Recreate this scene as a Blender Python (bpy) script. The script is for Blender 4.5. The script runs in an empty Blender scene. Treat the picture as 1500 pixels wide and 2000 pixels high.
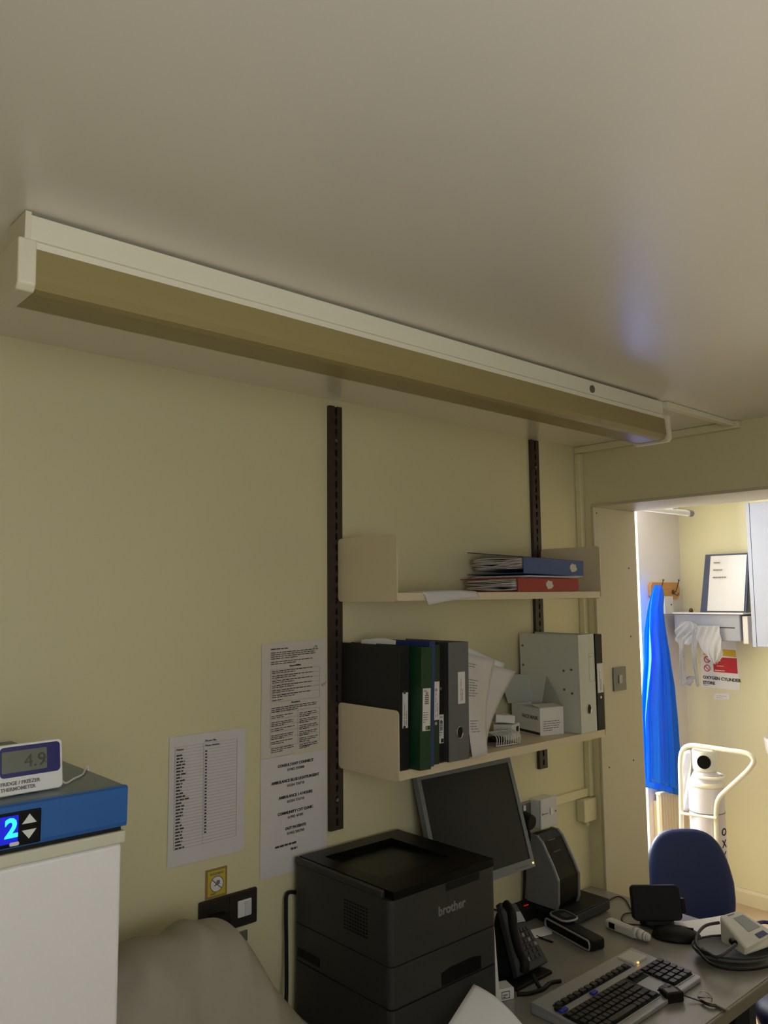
import bpy, bmesh, math, random
from mathutils import Vector, Matrix
random.seed(7)
S = bpy.context.scene
COL = S.collection
PI = math.pi

# ------------------------------------------------------------------ camera
CAM = Vector((0, 0, 1.79)); FPX = 1579.54
RR = Vector((0.7441598, -0.6679453, -0.0086721))
UU = Vector((-0.0621842, -0.0821938, 0.9946745))
FF = Vector((0.6651009, 0.7396575, 0.1027010))
cd = bpy.data.cameras.new('camera'); co = bpy.data.objects.new('camera', cd); COL.objects.link(co)
cd.sensor_fit = 'VERTICAL'; cd.sensor_height = 36; cd.lens = FPX * 36 / 2000; cd.clip_start = 0.02
m = Matrix((RR, UU, -FF)).transposed().to_4x4(); m.translation = CAM
co.matrix_world = m
S.camera = co

def at(px, py, ax, v):
    """the point of a real plane (x, y or z = v) seen at a photo pixel"""
    d = RR * ((px - 750) / FPX) + UU * (-(py - 1000) / FPX) + FF
    i = 'xyz'.index(ax)
    return CAM + d * ((v - CAM[i]) / d[i])

# ------------------------------------------------------------------ light
def lin(c):
    c = c / 255
    return c / 12.92 if c <= 0.04045 else ((c + 0.055) / 1.055) ** 2.4
def C(r, g, b): return (lin(r), lin(g), lin(b), 1)

S.view_settings.view_transform = 'Standard'; S.view_settings.look = 'None'
S.view_settings.gamma = 1; S.view_settings.use_curve_mapping = False
S.view_settings.exposure = 0.0
w = bpy.data.worlds.new('sky'); S.world = w; w.use_nodes = True
w.node_tree.nodes['Background'].inputs[0].default_value = (0.75, 0.88, 1.0, 1)
w.node_tree.nodes['Background'].inputs[1].default_value = 2.6

def area(name, loc, rot, sx, sy, power, col, spread=PI):
    l = bpy.data.lights.new(name, 'AREA'); l.shape = 'RECTANGLE'; l.size = sx; l.size_y = sy
    l.energy = power; l.color = col; l.spread = spread
    o = bpy.data.objects.new(name, l); COL.objects.link(o); o.location = loc; o.rotation_euler = rot
    return o
# daylight entering through the window behind the photographer
area('daylight_front_window', (0.20, -0.70, 1.75), (PI/2 + 0.82, 0, 0), 1.4, 0.9, 11.4, (1.0, 0.965, 0.90))
# daylight entering through the next room's window
area('daylight_other_window', (3.65, 3.44, 1.62), (-PI/2, 0, 0), 1.05, 1.2, 84, (0.93, 0.98, 1.08))

# ------------------------------------------------------------------ materials
MATS = {}
def mat(name, col, rough=0.6, metal=0, var=0.04, scale=12, bump=0.0, emit=None, estr=1, trans=0, spec=0.5, alpha=None, stretch=None, coat=0):
    if name in MATS: return MATS[name]
    mt = bpy.data.materials.new(name); mt.use_nodes = True
    nt = mt.node_tree; b = nt.nodes['Principled BSDF']
    b.inputs['Roughness'].default_value = rough; b.inputs['Metallic'].default_value = metal
    b.inputs['Specular IOR Level'].default_value = spec
    b.inputs['Coat Weight'].default_value = coat; b.inputs['Coat Roughness'].default_value = 0.25
    tc = nt.nodes.new('ShaderNodeTexCoord'); no = nt.nodes.new('ShaderNodeTexNoise')
    no.inputs['Scale'].default_value = scale; no.inputs['Detail'].default_value = 4
    if stretch:
        mp = nt.nodes.new('ShaderNodeMapping'); mp.inputs['Scale'].default_value = stretch
        nt.links.new(tc.outputs['Object'], mp.inputs[0]); nt.links.new(mp.outputs[0], no.inputs['Vector'])
    else: nt.links.new(tc.outputs['Object'], no.inputs['Vector'])
    mx = nt.nodes.new('ShaderNodeMix'); mx.data_type = 'RGBA'
    mx.inputs[6].default_value = tuple(c * (1 - var) for c in col[:3]) + (1,)
    mx.inputs[7].default_value = tuple(min(1, c * (1 + var)) for c in col[:3]) + (1,)
    nt.links.new(no.outputs['Fac'], mx.inputs[0]); nt.links.new(mx.outputs[2], b.inputs['Base Color'])
    if bump:
        bp = nt.nodes.new('ShaderNodeBump'); bp.inputs['Strength'].default_value = bump; bp.inputs['Distance'].default_value = 0.002
        n2 = nt.nodes.new('ShaderNodeTexNoise'); n2.inputs['Scale'].default_value = scale * 8
        nt.links.new(tc.outputs['Object'], n2.inputs['Vector'])
        nt.links.new(n2.outputs['Fac'], bp.inputs['Height']); nt.links.new(bp.outputs[0], b.inputs['Normal'])
    if emit: b.inputs['Emission Color'].default_value = emit; b.inputs['Emission Strength'].default_value = estr
    if trans:
        tr = nt.nodes.new('ShaderNodeBsdfTranslucent'); nt.links.new(mx.outputs[2], tr.inputs[0])
        ms = nt.nodes.new('ShaderNodeMixShader'); ms.inputs[0].default_value = trans
        nt.links.new(b.outputs[0], ms.inputs[1]); nt.links.new(tr.outputs[0], ms.inputs[2])
        nt.links.new(ms.outputs[0], nt.nodes['Material Output'].inputs[0])
    if alpha is not None: b.inputs['Alpha'].default_value = alpha
    MATS[name] = mt
    return mt

WALLY = mat('yellow wall paint', C(218, 208, 166), 0.55, var=0.02, scale=3, bump=0.15)
CEIL = mat('satin ceiling paint', C(232, 225, 210), 0.32, var=0.02, scale=4, bump=0.05, spec=0.8, coat=0.7)
PALEY = mat('pale yellow wall paint', C(226, 219, 186), 0.55, var=0.02, scale=3, bump=0.15)
WHITEW = mat('white wall paint', C(235, 228, 224), 0.6, var=0.01)
LINING = mat('cream lining paint', C(196, 187, 160), 0.5, var=0.02)
FLOORM = mat('beige sheet floor', C(196, 172, 140), 0.45, var=0.08, scale=6)
SKIRT = mat('skirting paint', C(222, 212, 186), 0.45)
YTRUNK = mat('yellow painted trunking', C(224, 215, 172), 0.4, var=0.02)
IVORY = mat('ivory enamel', C(226, 220, 196), 0.4, var=0.02)
DIFF = mat('yellowed light diffuser', C(172, 156, 104), 0.3, var=0.05, scale=8, stretch=(0.4, 6, 6), trans=0.25)
CAPM = mat('ivory plastic end cap', C(222, 214, 186), 0.4)
SHELF = mat('cream shelf enamel', C(216, 200, 168), 0.45, var=0.02)
UPR = mat('dark brown metal', C(52, 40, 32), 0.5, var=0.1)
BLACK = mat('black plastic', C(16, 16, 16), 0.6, var=0.05, spec=.3)
BLACKG = mat('gloss black plastic', C(10, 10, 10), 0.35, var=0.02, spec=.2)
PRN = mat('charcoal printer plastic', C(50, 50, 49), 0.45, var=0.03, bump=0.1)
BCARD = mat('black card cover', C(22, 22, 22), 0.6, var=0.1)
GREEN = mat('green card cover', C(14, 58, 32), 0.5, var=0.06)
DGREEN = mat('dark green card cover', C(12, 44, 26), 0.5, var=0.06)
BLUE = mat('blue card cover', C(30, 52, 118), 0.5, var=0.06)
BLUEB = mat('faded blue cover', C(62, 84, 136), 0.5, var=0.08)
RED = mat('red card cover', C(156, 42, 34), 0.5, var=0.06)
GREY = mat('grey card cover', C(96, 98, 98), 0.5, var=0.05)
DGREY = mat('dark grey plastic', C(56, 58, 60), 0.6, spec=.35)
MGREY = mat('mid grey plastic', C(120, 120, 118), 0.5)
WCOV = mat('grey white binder cover', C(206, 206, 192), 0.55, var=0.03)
PAPER = mat('white paper', C(214, 208, 206), 0.8, var=0.02)
PAPER2 = mat('bright white paper', C(236, 234, 236), 0.8, var=0.02)
PAPERC = mat('cream paper', C(212, 202, 190), 0.8, var=0.03)
INK = mat('dark print ink', C(60, 56, 56), 0.8)
INKL = mat('faint print ink', C(120, 114, 112), 0.8)
LABEL = mat('white label', C(226, 220, 214), 0.7)
STEEL = mat('bright steel', C(190, 190, 190), 0.25, metal=1)
DSTEEL = mat('dull steel', C(120, 122, 124), 0.4, metal=0.8)
WPL = mat('white plastic', C(222, 220, 214), 0.4)
SOCK = mat('white socket plastic', C(205, 203, 203), 0.4)
DESKM = mat('grey beige desk laminate', C(138, 134, 126), 0.27, var=0.03, scale=30, spec=1.0)
DESKE = mat('desk edge strip', C(128, 120, 104), 0.45)
SILVER = mat('silver plastic', C(160, 160, 162), 0.35, metal=0.3)
SCREEN = mat('dark screen glass', C(20, 23, 27), 0.35, var=0.02, spec=.25)
FRW = mat('white fridge enamel', C(236, 232, 230), 0.4, var=0.02)
FRB = mat('blue fridge band', C(42, 98, 168), 0.35, var=0.05)
FRT = mat('grey blue lid top', C(100, 118, 130), 0.35, var=0.06)
FRC = mat('cream door seal', C(206, 202, 178), 0.5)
NAVY = mat('navy plastic', C(20, 26, 96), 0.35)
LCD = mat('lcd grey', C(104, 106, 92), 0.3)
LCDINK = mat('lcd segment', C(64, 64, 54), 0.4)
LEDB = mat('blue led glow', C(0, 20, 160), 0.4, emit=C(0, 20, 255), estr=0.45)
LEDC = mat('cyan led digits', C(40, 200, 255), 0.4, emit=C(40, 200, 255), estr=1.6)
BAG = mat('beige cloth', C(158, 150, 134), 0.9, var=0.04, scale=8, bump=0.3)
YSTICK = mat('yellow sticker', C(200, 176, 40), 0.6)
SIGNR = mat('sign red', C(200, 36, 40), 0.5)
SIGNY = mat('sign yellow', C(222, 180, 40), 0.5)
PINE = mat('varnished pine', C(206, 150, 84), 0.4, var=0.25, scale=5, stretch=(3, 3, 26))
BRASS = mat('dark hook metal', C(90, 76, 60), 0.35, metal=0.8)
APRON = mat('blue polythene', C(10, 142, 255), 0.25, var=0.12, scale=5, trans=0.45)
BAGW = mat('clear white polythene', C(240, 240, 242), 0.25, trans=0.4, alpha=0.72)
CABM = mat('pale grey cabinet', C(160, 162, 174), 0.4, var=0.01)
CYLW = mat('white cylinder paint', C(214, 208, 220), 0.35)
CREAMT = mat('cream tube enamel', C(232, 226, 206), 0.35)
RADM = mat('cream radiator enamel', C(226, 210, 180), 0.45)
VINYL = mat('navy blue vinyl', C(14, 34, 88), 0.42, var=0.04, spec=.3)
GWH = mat('off white monitor plastic', C(206, 204, 194), 0.45)
ORANGE = mat('amber led', C(255, 200, 120), 0.4, emit=C(255, 190, 90), estr=3)
KBLUE = mat('blue key plastic', C(24, 44, 170), 0.4)
GLASS = mat('window glass', (0.9, 0.95, 1, 1), 0.05, alpha=0.15)
SMOKE = mat('tinted lcd window', C(140, 142, 140), 0.25)

# ------------------------------------------------------------------ builders
def tag(o, label=None, cat=None, group=None, kind=None):
    if label: o['label'] = label
    if cat: o['category'] = cat
    if group: o['group'] = group
    if kind: o['kind'] = kind
    return o
def thing(name, label, cat, loc=(0, 0, 0), rot=(0, 0, 0), group=None):
    o = bpy.data.objects.new(name, None); COL.objects.link(o); o.empty_display_size = 0.05
    o.location = loc; o.rotation_euler = rot
    return tag(o, label, cat, group)
def wm(o):
    M = o.matrix_basis.copy()
    while o.parent: o = o.parent; M = o.matrix_basis @ M
    return M
def obj(name, bm, mats, parent=None, world=True, smooth=False, bev=0, sub=0):
    """link a bmesh as ONE mesh; world=True means its vertices are room coordinates"""
    me = bpy.data.meshes.new(name)
    if world and parent is not None: bm.transform(wm(parent).inverted())
    if not isinstance(mats, (list, tuple)): mats = [mats]
    org = Vector((0, 0, 0))
    if parent is None and len(bm.verts):
        lo = Vector([min(v.co[i] for v in bm.verts) for i in range(3)]); hi = Vector([max(v.co[i] for v in bm.verts) for i in range(3)])
        org = Vector(((lo.x + hi.x) / 2, (lo.y + hi.y) / 2, lo.z)); bm.transform(Matrix.Translation(-org))
    bmesh.ops.recalc_face_normals(bm, faces=bm.faces)
    bm.to_mesh(me); bm.free()
    for x in mats: me.materials.append(x)
    if smooth:
        for p in me.polygons: p.use_smooth = True
    o = bpy.data.objects.new(name, me); COL.objects.link(o); o.parent = parent
    if parent is None: o.location = org
    if bev:
        md = o.modifiers.new('bevel', 'BEVEL'); md.width = bev; md.segments = 3; md.limit_method = 'ANGLE'; md.angle_limit = 0.7
        md.harden_normals = False
    if sub:
        md = o.modifiers.new('subdivision', 'SUBSURF'); md.levels = sub; md.render_levels = sub
    return o
def B(): return bmesh.new()
def box(bm, x0, x1, y0, y1, z0, z1, mi=0):
    v = [bm.verts.new((x, y, z)) for z in (z0, z1) for x, y in ((x0, y0), (x1, y0), (x1, y1), (x0, y1))]
    for f in ((3, 2, 1, 0), (4, 5, 6, 7), (0, 1, 5, 4), (1, 2, 6, 5), (2, 3, 7, 6), (3, 0, 4, 7)):
        bm.faces.new([v[i] for i in f]).material_index = mi
    return bm
def hexa(bm, pts, mi=0):
    """eight corners: bottom ring then top ring"""
    v = [bm.verts.new(p) for p in pts]
    for f in ((3, 2, 1, 0), (4, 5, 6, 7), (0, 1, 5, 4), (1, 2, 6, 5), (2, 3, 7, 6), (3, 0, 4, 7)):
        bm.faces.new([v[i] for i in f]).material_index = mi
    return bm
def cyl(bm, a, b, r0, r1=None, n=20, mi=0, caps=True):
    a = Vector(a); b = Vector(b); r1 = r0 if r1 is None else r1
    d = (b - a).normalized(); u = d.orthogonal().normalized(); v = d.cross(u)
    A = [bm.verts.new(a + (u * math.cos(t) + v * math.sin(t)) * r0) for t in [2 * PI * i / n for i in range(n)]]
    Bv = [bm.verts.new(b + (u * math.cos(t) + v * math.sin(t)) * r1) for t in [2 * PI * i / n for i in range(n)]]
    for i in range(n):
        bm.faces.new((A[i], A[(i + 1) % n], Bv[(i + 1) % n], Bv[i])).material_index = mi
    if caps: bm.faces.new(A[::-1]).material_index = mi; bm.faces.new(Bv).material_index = mi
    return bm
def smoothpath(pts, k=6, closed=False):
    P = [Vector(p) for p in pts]; n = len(P); out = []
    rng = range(n if closed else n - 1)
    for i in rng:
        p0 = P[(i - 1) % n] if (closed or i > 0) else P[i]; p1 = P[i]; p2 = P[(i + 1) % n]
        p3 = P[(i + 2) % n] if (closed or i + 2 < n) else p2
        for j in range(k):
            t = j / k
            out.append(0.5 * ((2 * p1) + (p2 - p0) * t + (2 * p0 - 5 * p1 + 4 * p2 - p3) * t * t + (3 * p1 - p0 - 3 * p2 + p3) * t ** 3))
    if not closed: out.append(P[-1])
    return out
def tube(bm, pts, r, n=8, mi=0, smooth=True, closed=False):
    P = smoothpath(pts, 6, closed) if smooth else [Vector(p) for p in pts]
    rings = []; prev = None
    for i, p in enumerate(P):
        if closed: d = P[(i + 1) % len(P)] - P[i - 1]
        else: d = (P[min(i + 1, len(P) - 1)] - P[max(i - 1, 0)])
        if d.length < 1e-9: d = Vector((0, 0, 1))
        d.normalize()
        u = d.orthogonal().normalized() if prev is None else (prev - d * prev.dot(d)).normalized()
        prev = u; v = d.cross(u)
        rings.append([bm.verts.new(p + (u * math.cos(t) + v * math.sin(t)) * r) for t in [2 * PI * k / n for k in range(n)]])
    m_ = len(rings)
    for i in range(m_ if closed else m_ - 1):
        a, b = rings[i], rings[(i + 1) % m_]
        for k in range(n): bm.faces.new((a[k], a[(k + 1) % n], b[(k + 1) % n], b[k])).material_index = mi
    if not closed: bm.faces.new(rings[0][::-1]); bm.faces.new(rings[-1])
    return bm
def lathe(bm, prof, c=(0, 0, 0), n=32, mi=0):
    c = Vector(c); rings = []
    for r, z in prof:
        rings.append([bm.verts.new(c + Vector((max(r, 1e-4) * math.cos(2 * PI * k / n), max(r, 1e-4) * math.sin(2 * PI * k / n), z))) for k in range(n)])
    for a, b in zip(rings, rings[1:]):
        for k in range(n): bm.faces.new((a[k], a[(k + 1) % n], b[(k + 1) % n], b[k])).material_index = mi
    bm.faces.new(rings[0][::-1]).material_index = mi; bm.faces.new(rings[-1]).material_index = mi
    return bm
def prism(bm, poly, vec, mi=0):
    """extrude a closed polygon of 3-D points by a vector"""
    vec = Vector(vec)
    a = [bm.verts.new(p) for p in poly]; b = [bm.verts.new(Vector(p) + vec) for p in poly]; n = len(a)
    bm.faces.new(a[::-1]).material_index = mi; bm.faces.new(b).material_index = mi
    for i in range(n): bm.faces.new((a[i], a[(i + 1) % n], b[(i + 1) % n], b[i])).material_index = mi
    return bm
def rrect(cx, cy, w_, h_, r, k=5):
    out = []
    for sx, sy, a0 in ((1, 1, 0), (-1, 1, 90), (-1, -1, 180), (1, -1, 270)):
        for i in range(k + 1):
            a = math.radians(a0 + 90 * i / k)
            out.append((cx + sx * (w_ / 2 - r) + r * math.cos(a), cy + sy * (h_ / 2 - r) + r * math.sin(a)))
    return out
def sheet(bm, fn, nu=12, nv=12, t=0.0006, mi=0):
    """a curved sheet with real thickness; fn(u, v) gives its points"""
    g = [[Vector(fn(i / nu, j / nv)) for j in range(nv + 1)] for i in range(nu + 1)]
    def nrm(i, j):
        a = g[min(i + 1, nu)][j] - g[max(i - 1, 0)][j]; b = g[i][min(j + 1, nv)] - g[i][max(j - 1, 0)]
        c = a.cross(b)
        return c.normalized() if c.length > 1e-12 else Vector((0, 0, 1))
    top = [[bm.verts.new(g[i][j] + nrm(i, j) * t / 2) for j in range(nv + 1)] for i in range(nu + 1)]
    bot = [[bm.verts.new(g[i][j] - nrm(i, j) * t / 2) for j in range(nv + 1)] for i in range(nu + 1)]
    for i in range(nu):
        for j in range(nv):
            bm.faces.new((top[i][j], top[i + 1][j], top[i + 1][j + 1], top[i][j + 1])).material_index = mi
            bm.faces.new((bot[i][j + 1], bot[i + 1][j + 1], bot[i + 1][j], bot[i][j])).material_index = mi
    for i in range(nu):
        for j in (0, nv): bm.faces.new((top[i][j], top[i + 1][j], bot[i + 1][j], bot[i][j])).material_index = mi
    for j in range(nv):
        for i in (0, nu): bm.faces.new((top[i][j], top[i][j + 1], bot[i][j + 1], bot[i][j])).material_index = mi
    return bm
FONTC = bpy.data.curves.new('letters', 'FONT')
def text(bm, s, size, org, u, v, mi=0, align='LEFT', bold=0.0, depth=0.0004):
    """letters laid on the plane spanned by u (reading direction) and v (up)"""
    FONTC.body = s; FONTC.size = size; FONTC.align_x = align; FONTC.offset = bold; FONTC.extrude = depth; FONTC.resolution_u = 3
    o = bpy.data.objects.new('t', FONTC); me = o.to_mesh()
    org = Vector(org); u = Vector(u).normalized(); v = Vector(v).normalized(); n = u.cross(v)
    vs = [bm.verts.new(org + u * p.co.x + v * p.co.y + n * p.co.z) for p in me.vertices]
    for f in me.polygons:
        try: bm.faces.new([vs[i] for i in f.vertices]).material_index = mi
        except ValueError: pass
    o.to_mesh_clear(); bpy.data.objects.remove(o)
    return bm
def lines(bm, org, u, v, w_, n, pitch, h_, mi=0, full=1.0, seed=1, words=True):
    """rows of tiny printed words too blurred to read"""
    rnd = random.Random(seed); org = Vector(org); u = Vector(u); v = Vector(v); nn = u.cross(v) * 0.0003
    for i in range(n):
        L = w_ * (full if i < n - 1 else 0.55) * rnd.uniform(0.88, 1.0); x = 0
        while x < L:
            ww = rnd.uniform(0.006, 0.016)
            a = org + u * x - v * (i * pitch)
            hexa(bm, [a, a + u * min(ww, L - x), a + u * min(ww, L - x) + nn, a + nn,
                      a + v * h_, a + u * min(ww, L - x) + v * h_, a + u * min(ww, L - x) + v * h_ + nn, a + v * h_ + nn], mi)
            x += ww + 0.0022
    return bm
def struct(name, bm, mats, parent=None, **k):
    return tag(obj(name, bm, mats, parent, **k), kind='structure')

# ------------------------------------------------------------------ the setting
ZC = 2.352
struct('floor', box(B(), -1.7, 4.9, -0.95, 3.6, -0.06, 0), FLOORM)
struct('ceiling', box(B(), -1.7, 4.9, -0.95, 3.6, ZC, ZC + 0.06), CEIL)
struct('wall_back', box(B(), -1.7, 2.63, 1.8, 1.9, 0, ZC), WALLY)
struct('wall_left', box(B(), -1.7, -1.6, -0.85, 1.8, 0, ZC), WALLY)
b = B(); box(b, -1.7, -0.60, -0.95, -0.85, 0, ZC); box(b, 0.90, 4.9, -0.95, -0.85, 0, ZC); box(b, -0.60, 0.90, -0.95, -0.85, 0, 1.18); box(b, -0.60, 0.90, -0.95, -0.85, 2.22, ZC)
struct('wall_front', b, WALLY)
b = B(); box(b, 2.63, 2.91, 1.744, 3.6, 0, ZC); box(b, 2.63, 2.91, 0.70, 1.744, 2.127, ZC); box(b, 2.63, 2.91, -0.85, 0.70, 0, ZC)
struct('wall_right', b, WALLY)
b = B(); box(b, 2.624, 2.916, 1.734, 1.744, 0, 2.117); box(b, 2.624, 2.916, 0.70, 1.744, 2.117, 2.127); box(b, 2.624, 2.916, 0.70, 0.71, 0, 2.117)
t1 = struct('trim_1', b, LINING, bev=0.002)
b = B()
for px, py in ((1165, 1002), (1228, 1110), (1232, 1243), (1237, 1485), (1190, 1499)):
    p = at(px, py, 'y', 1.7338); cyl(b, p, p - Vector((0, 0.0006, 0)), 0.0035, n=10)
obj('screw_hole', b, UPR, t1)
# the next room
struct('wall_far', box(B(), 4.8, 4.9, -0.85, 2.6, 0, ZC), PALEY)
b = B(); box(b, 4.31, 4.9, 2.55, 3.6, 0, ZC)
struct('wall_other_pier', b, WHITEW)
b = B(); box(b, 2.91, 3.1, 3.5, 3.6, 0, ZC); box(b, 4.2, 4.31, 3.5, 3.6, 0, ZC); box(b, 3.1, 4.2, 3.5, 3.6, 0, 0.95); box(b, 3.1, 4.2, 3.5, 3.6, 2.25, ZC)
struct('wall_other_back', b, WHITEW)
b = B()
for a in ((3.1, 3.14, 0.95, 2.25), (4.16, 4.2, 0.95, 2.25), (3.63, 3.67, 0.99, 2.21), (3.14, 4.16, 0.95, 0.99), (3.14, 4.16, 2.21, 2.25)): box(b, a[0], a[1], 3.51, 3.57, a[2], a[3])
wn = struct('window_1', b, WHITEW, bev=0.004)
obj('pane', box(B(), 3.14, 4.16, 3.55, 3.554, 0.99, 2.21), GLASS, wn)
b = B()
for a in ((-0.60, -0.55, 1.18, 2.22), (0.85, 0.90, 1.18, 2.22), (0.12, 0.17, 1.23, 2.17), (-0.55, 0.85, 1.18, 1.23), (-0.55, 0.85, 2.17, 2.22)): box(b, a[0], a[1], -0.94, -0.87, a[2], a[3])
wn = struct('window_2', b, WHITEW, bev=0.004)
obj('pane', box(B(), -0.55, 0.85, -0.91, -0.906, 1.23, 2.17), GLASS, wn)
b = B(); prism(b, [(4.8, -.85, 0), (4.782, -.85, 0), (4.782, -.85, 0.07), (4.79, -.85, 0.085), (4.8, -.85, 0.085)], (0, 3.4, 0))
struct('baseboard_far', b, SKIRT)
b = B(); box(b, 4.312, 4.78, 2.532, 2.55, 0, 0.085)
struct('baseboard_other_back', b, SKIRT, bev=0.004)

# trunking painted like the walls
b = B(); box(b, 2.605, 2.629, 1.775, 1.7995, 1.048, 2.325)
tag(obj('cable_trunking', b, YTRUNK, bev=0.003), 'yellow painted vertical trunking down the room corner', 'trunking')
b = B(); box(b, 2.606, 2.6295, 1.16, 1.7995, 2.327, 2.3515)
tag(obj('cable_trunking', b, YTRUNK, bev=0.002), 'yellow painted trunking along the ceiling above the doorway', 'trunking')
b = B(); box(b, 2.182, 2.605, 1.175, 1.2, 2.335, 2.3515)
tag(obj('cable_trunking', b, IVORY, bev=0.002), 'cream trunking on the ceiling from light fitting to right wall', 'trunking')
b = B(); box(b, 2.401, 2.6045, 1.786, 1.7995, 1.048, 1.078)
tag(obj('cable_trunking', b, YTRUNK, bev=0.002), 'short yellow painted trunking beside the white switched box', 'trunking')
t = thing('junction_box', 'small yellow painted box low in the room corner', 'junction box', (2.59, 1.79, 0.966))
obj('box_body', box(B(), 2.548, 2.626, 1.764, 1.7995, 0.966, 1.046), YTRUNK, t, bev=0.004)
obj('cable_gland', cyl(B(), (2.585, 1.782, 0.966), (2.585, 1.782, 0.95), 0.008), YTRUNK, t)

# ------------------------------------------------------------------ ceiling light
t = thing('ceiling_light', 'long unlit fluorescent batten with yellowed diffuser on the ceiling', 'light', (1.265, 1.2, ZC))
b = B(); prism(b, [(0.375, 1.180, 2.3465), (0.375, 1.180, 2.310), (0.375, 1.184, 2.308), (0.375, 1.184, 2.306), (0.375, 1.170, 2.303), (0.375, 1.172, 2.293), (0.375, 1.262, 2.293), (0.375, 1.262, 2.302), (0.375, 1.252, 2.306), (0.375, 1.252, 2.3465)], (1.786, 0, 0))
obj('gap_shade_strip', box(B(), 0.39, 2.15, 1.192, 1.24, 2.3466, 2.3518), BLACK, t)  # recessed black strip that paints the shadow line between housing and ceiling
obj('housing', b, IVORY, t)
prof = [(1.169, 2.2925), (1.165, 2.245), (1.172, 2.2335), (1.185, 2.23), (1.25, 2.23), (1.263, 2.2335), (1.27, 2.245), (1.266, 2.2925)]
obj('diffuser', prism(B(), [(0.378, y, z) for y, z in prof], (1.77, 0, 0)), DIFF, t)
for x0, x1 in ((0.352, 0.378), (2.148, 2.166)):
    b = B(); prism(b, [(x0, y, z) for y, z in [(1.160, 2.302), (1.157, 2.235), (1.165, 2.225), (1.27, 2.225), (1.278, 2.235), (1.274, 2.302)]], (x1 - x0, 0, 0))
    obj('end_cap', b, CAPM, t, bev=0.003)
b = B(); box(b, 0.366, 0.375, 1.178, 1.254, 2.302, 2.3505)
obj('end_plate', b, CAPM, t, bev=0.001)
p = at(1156, 760, 'y', 1.18); obj('cover_screw', cyl(B(), p, p - Vector((0, 0.003, 0)), 0.010), DSTEEL, t)

# ------------------------------------------------------------------ shelving
def upright(x0, x1, z0, z1, label):
    t = thing('shelf_upright', label, 'shelf upright', ((x0 + x1) / 2, 1.795, z0), group='slotted shelf uprights')
    b = B(); xm = (x0 + x1) / 2
    box(b, x0, x1, 1.796, 1.7995, z0, z1); box(b, x0, x0 + 0.006, 1.787, 1.796, z0, z1); box(b, x1 - 0.006, x1, 1.787, 1.796, z0, z1)
    box(b, x0 + .006, xm - .004, 1.787, 1.789, z0, z1); box(b, xm + .004, x1 - .006, 1.787, 1.789, z0, z1)
    z = z0
    while z < z1 - 0.03:
        box(b, xm - .004, xm + .004, 1.7872, 1.789, z, z + 0.012); z += 0.03
    obj('channel', b, UPR, t)
    for z in (z0 + 0.08, z1 - 0.1): obj('screw', cyl(B(), (xm, 1.787, z), (xm, 1.7845, z), 0.005, n=12), DSTEEL, t)
    return t
upright(1.402, 1.447, 1.155, 2.332, 'long dark brown slotted upright left of the shelves')
upright(2.325, 2.369, 1.185, 2.347, 'shorter dark brown slotted upright behind the right shelf ends')
def shelf(zt, zb, ztop, label, depth=1.545, bright=True):
    t = thing('wall_shelf', label, 'shelf', (1.9, 1.786, zb), group='cream metal wall shelves')
    b = B(); box(b, 1.434, 2.362, depth, depth + 0.003, zb, zt); box(b, 1.434, 2.362, depth + .003, 1.785, zt - 0.003, zt)
    box(b, 1.434, 2.362, 1.782, 1.785, zb, zt - 0.003)
    box(b, 1.434, 2.362, depth + .003, depth + 0.02, zb, zb + 0.002)
    obj('board', b, SHELF, t)
    for x0, x1, flare in ((1.430, 1.4335, 0), (2.3625, 2.366, 0)):
        pts = []
        for y, z in rrect((depth - 0.002 + 1.786) / 2, (zb - .002 + ztop) / 2, 1.786 - depth + 0.002, ztop - zb + .002, 0.012): pts.append((x0, y, z))
        obj('side_panel', prism(B(), pts, (x1 - x0, 0, 0)), SHELF, t)
    return t
shelf(1.797, 1.776, 1.95, 'upper cream metal shelf holding red and blue files')
shelf(1.345, 1.322, 1.497, 'lower cream metal shelf packed with binders and a carton')

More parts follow.
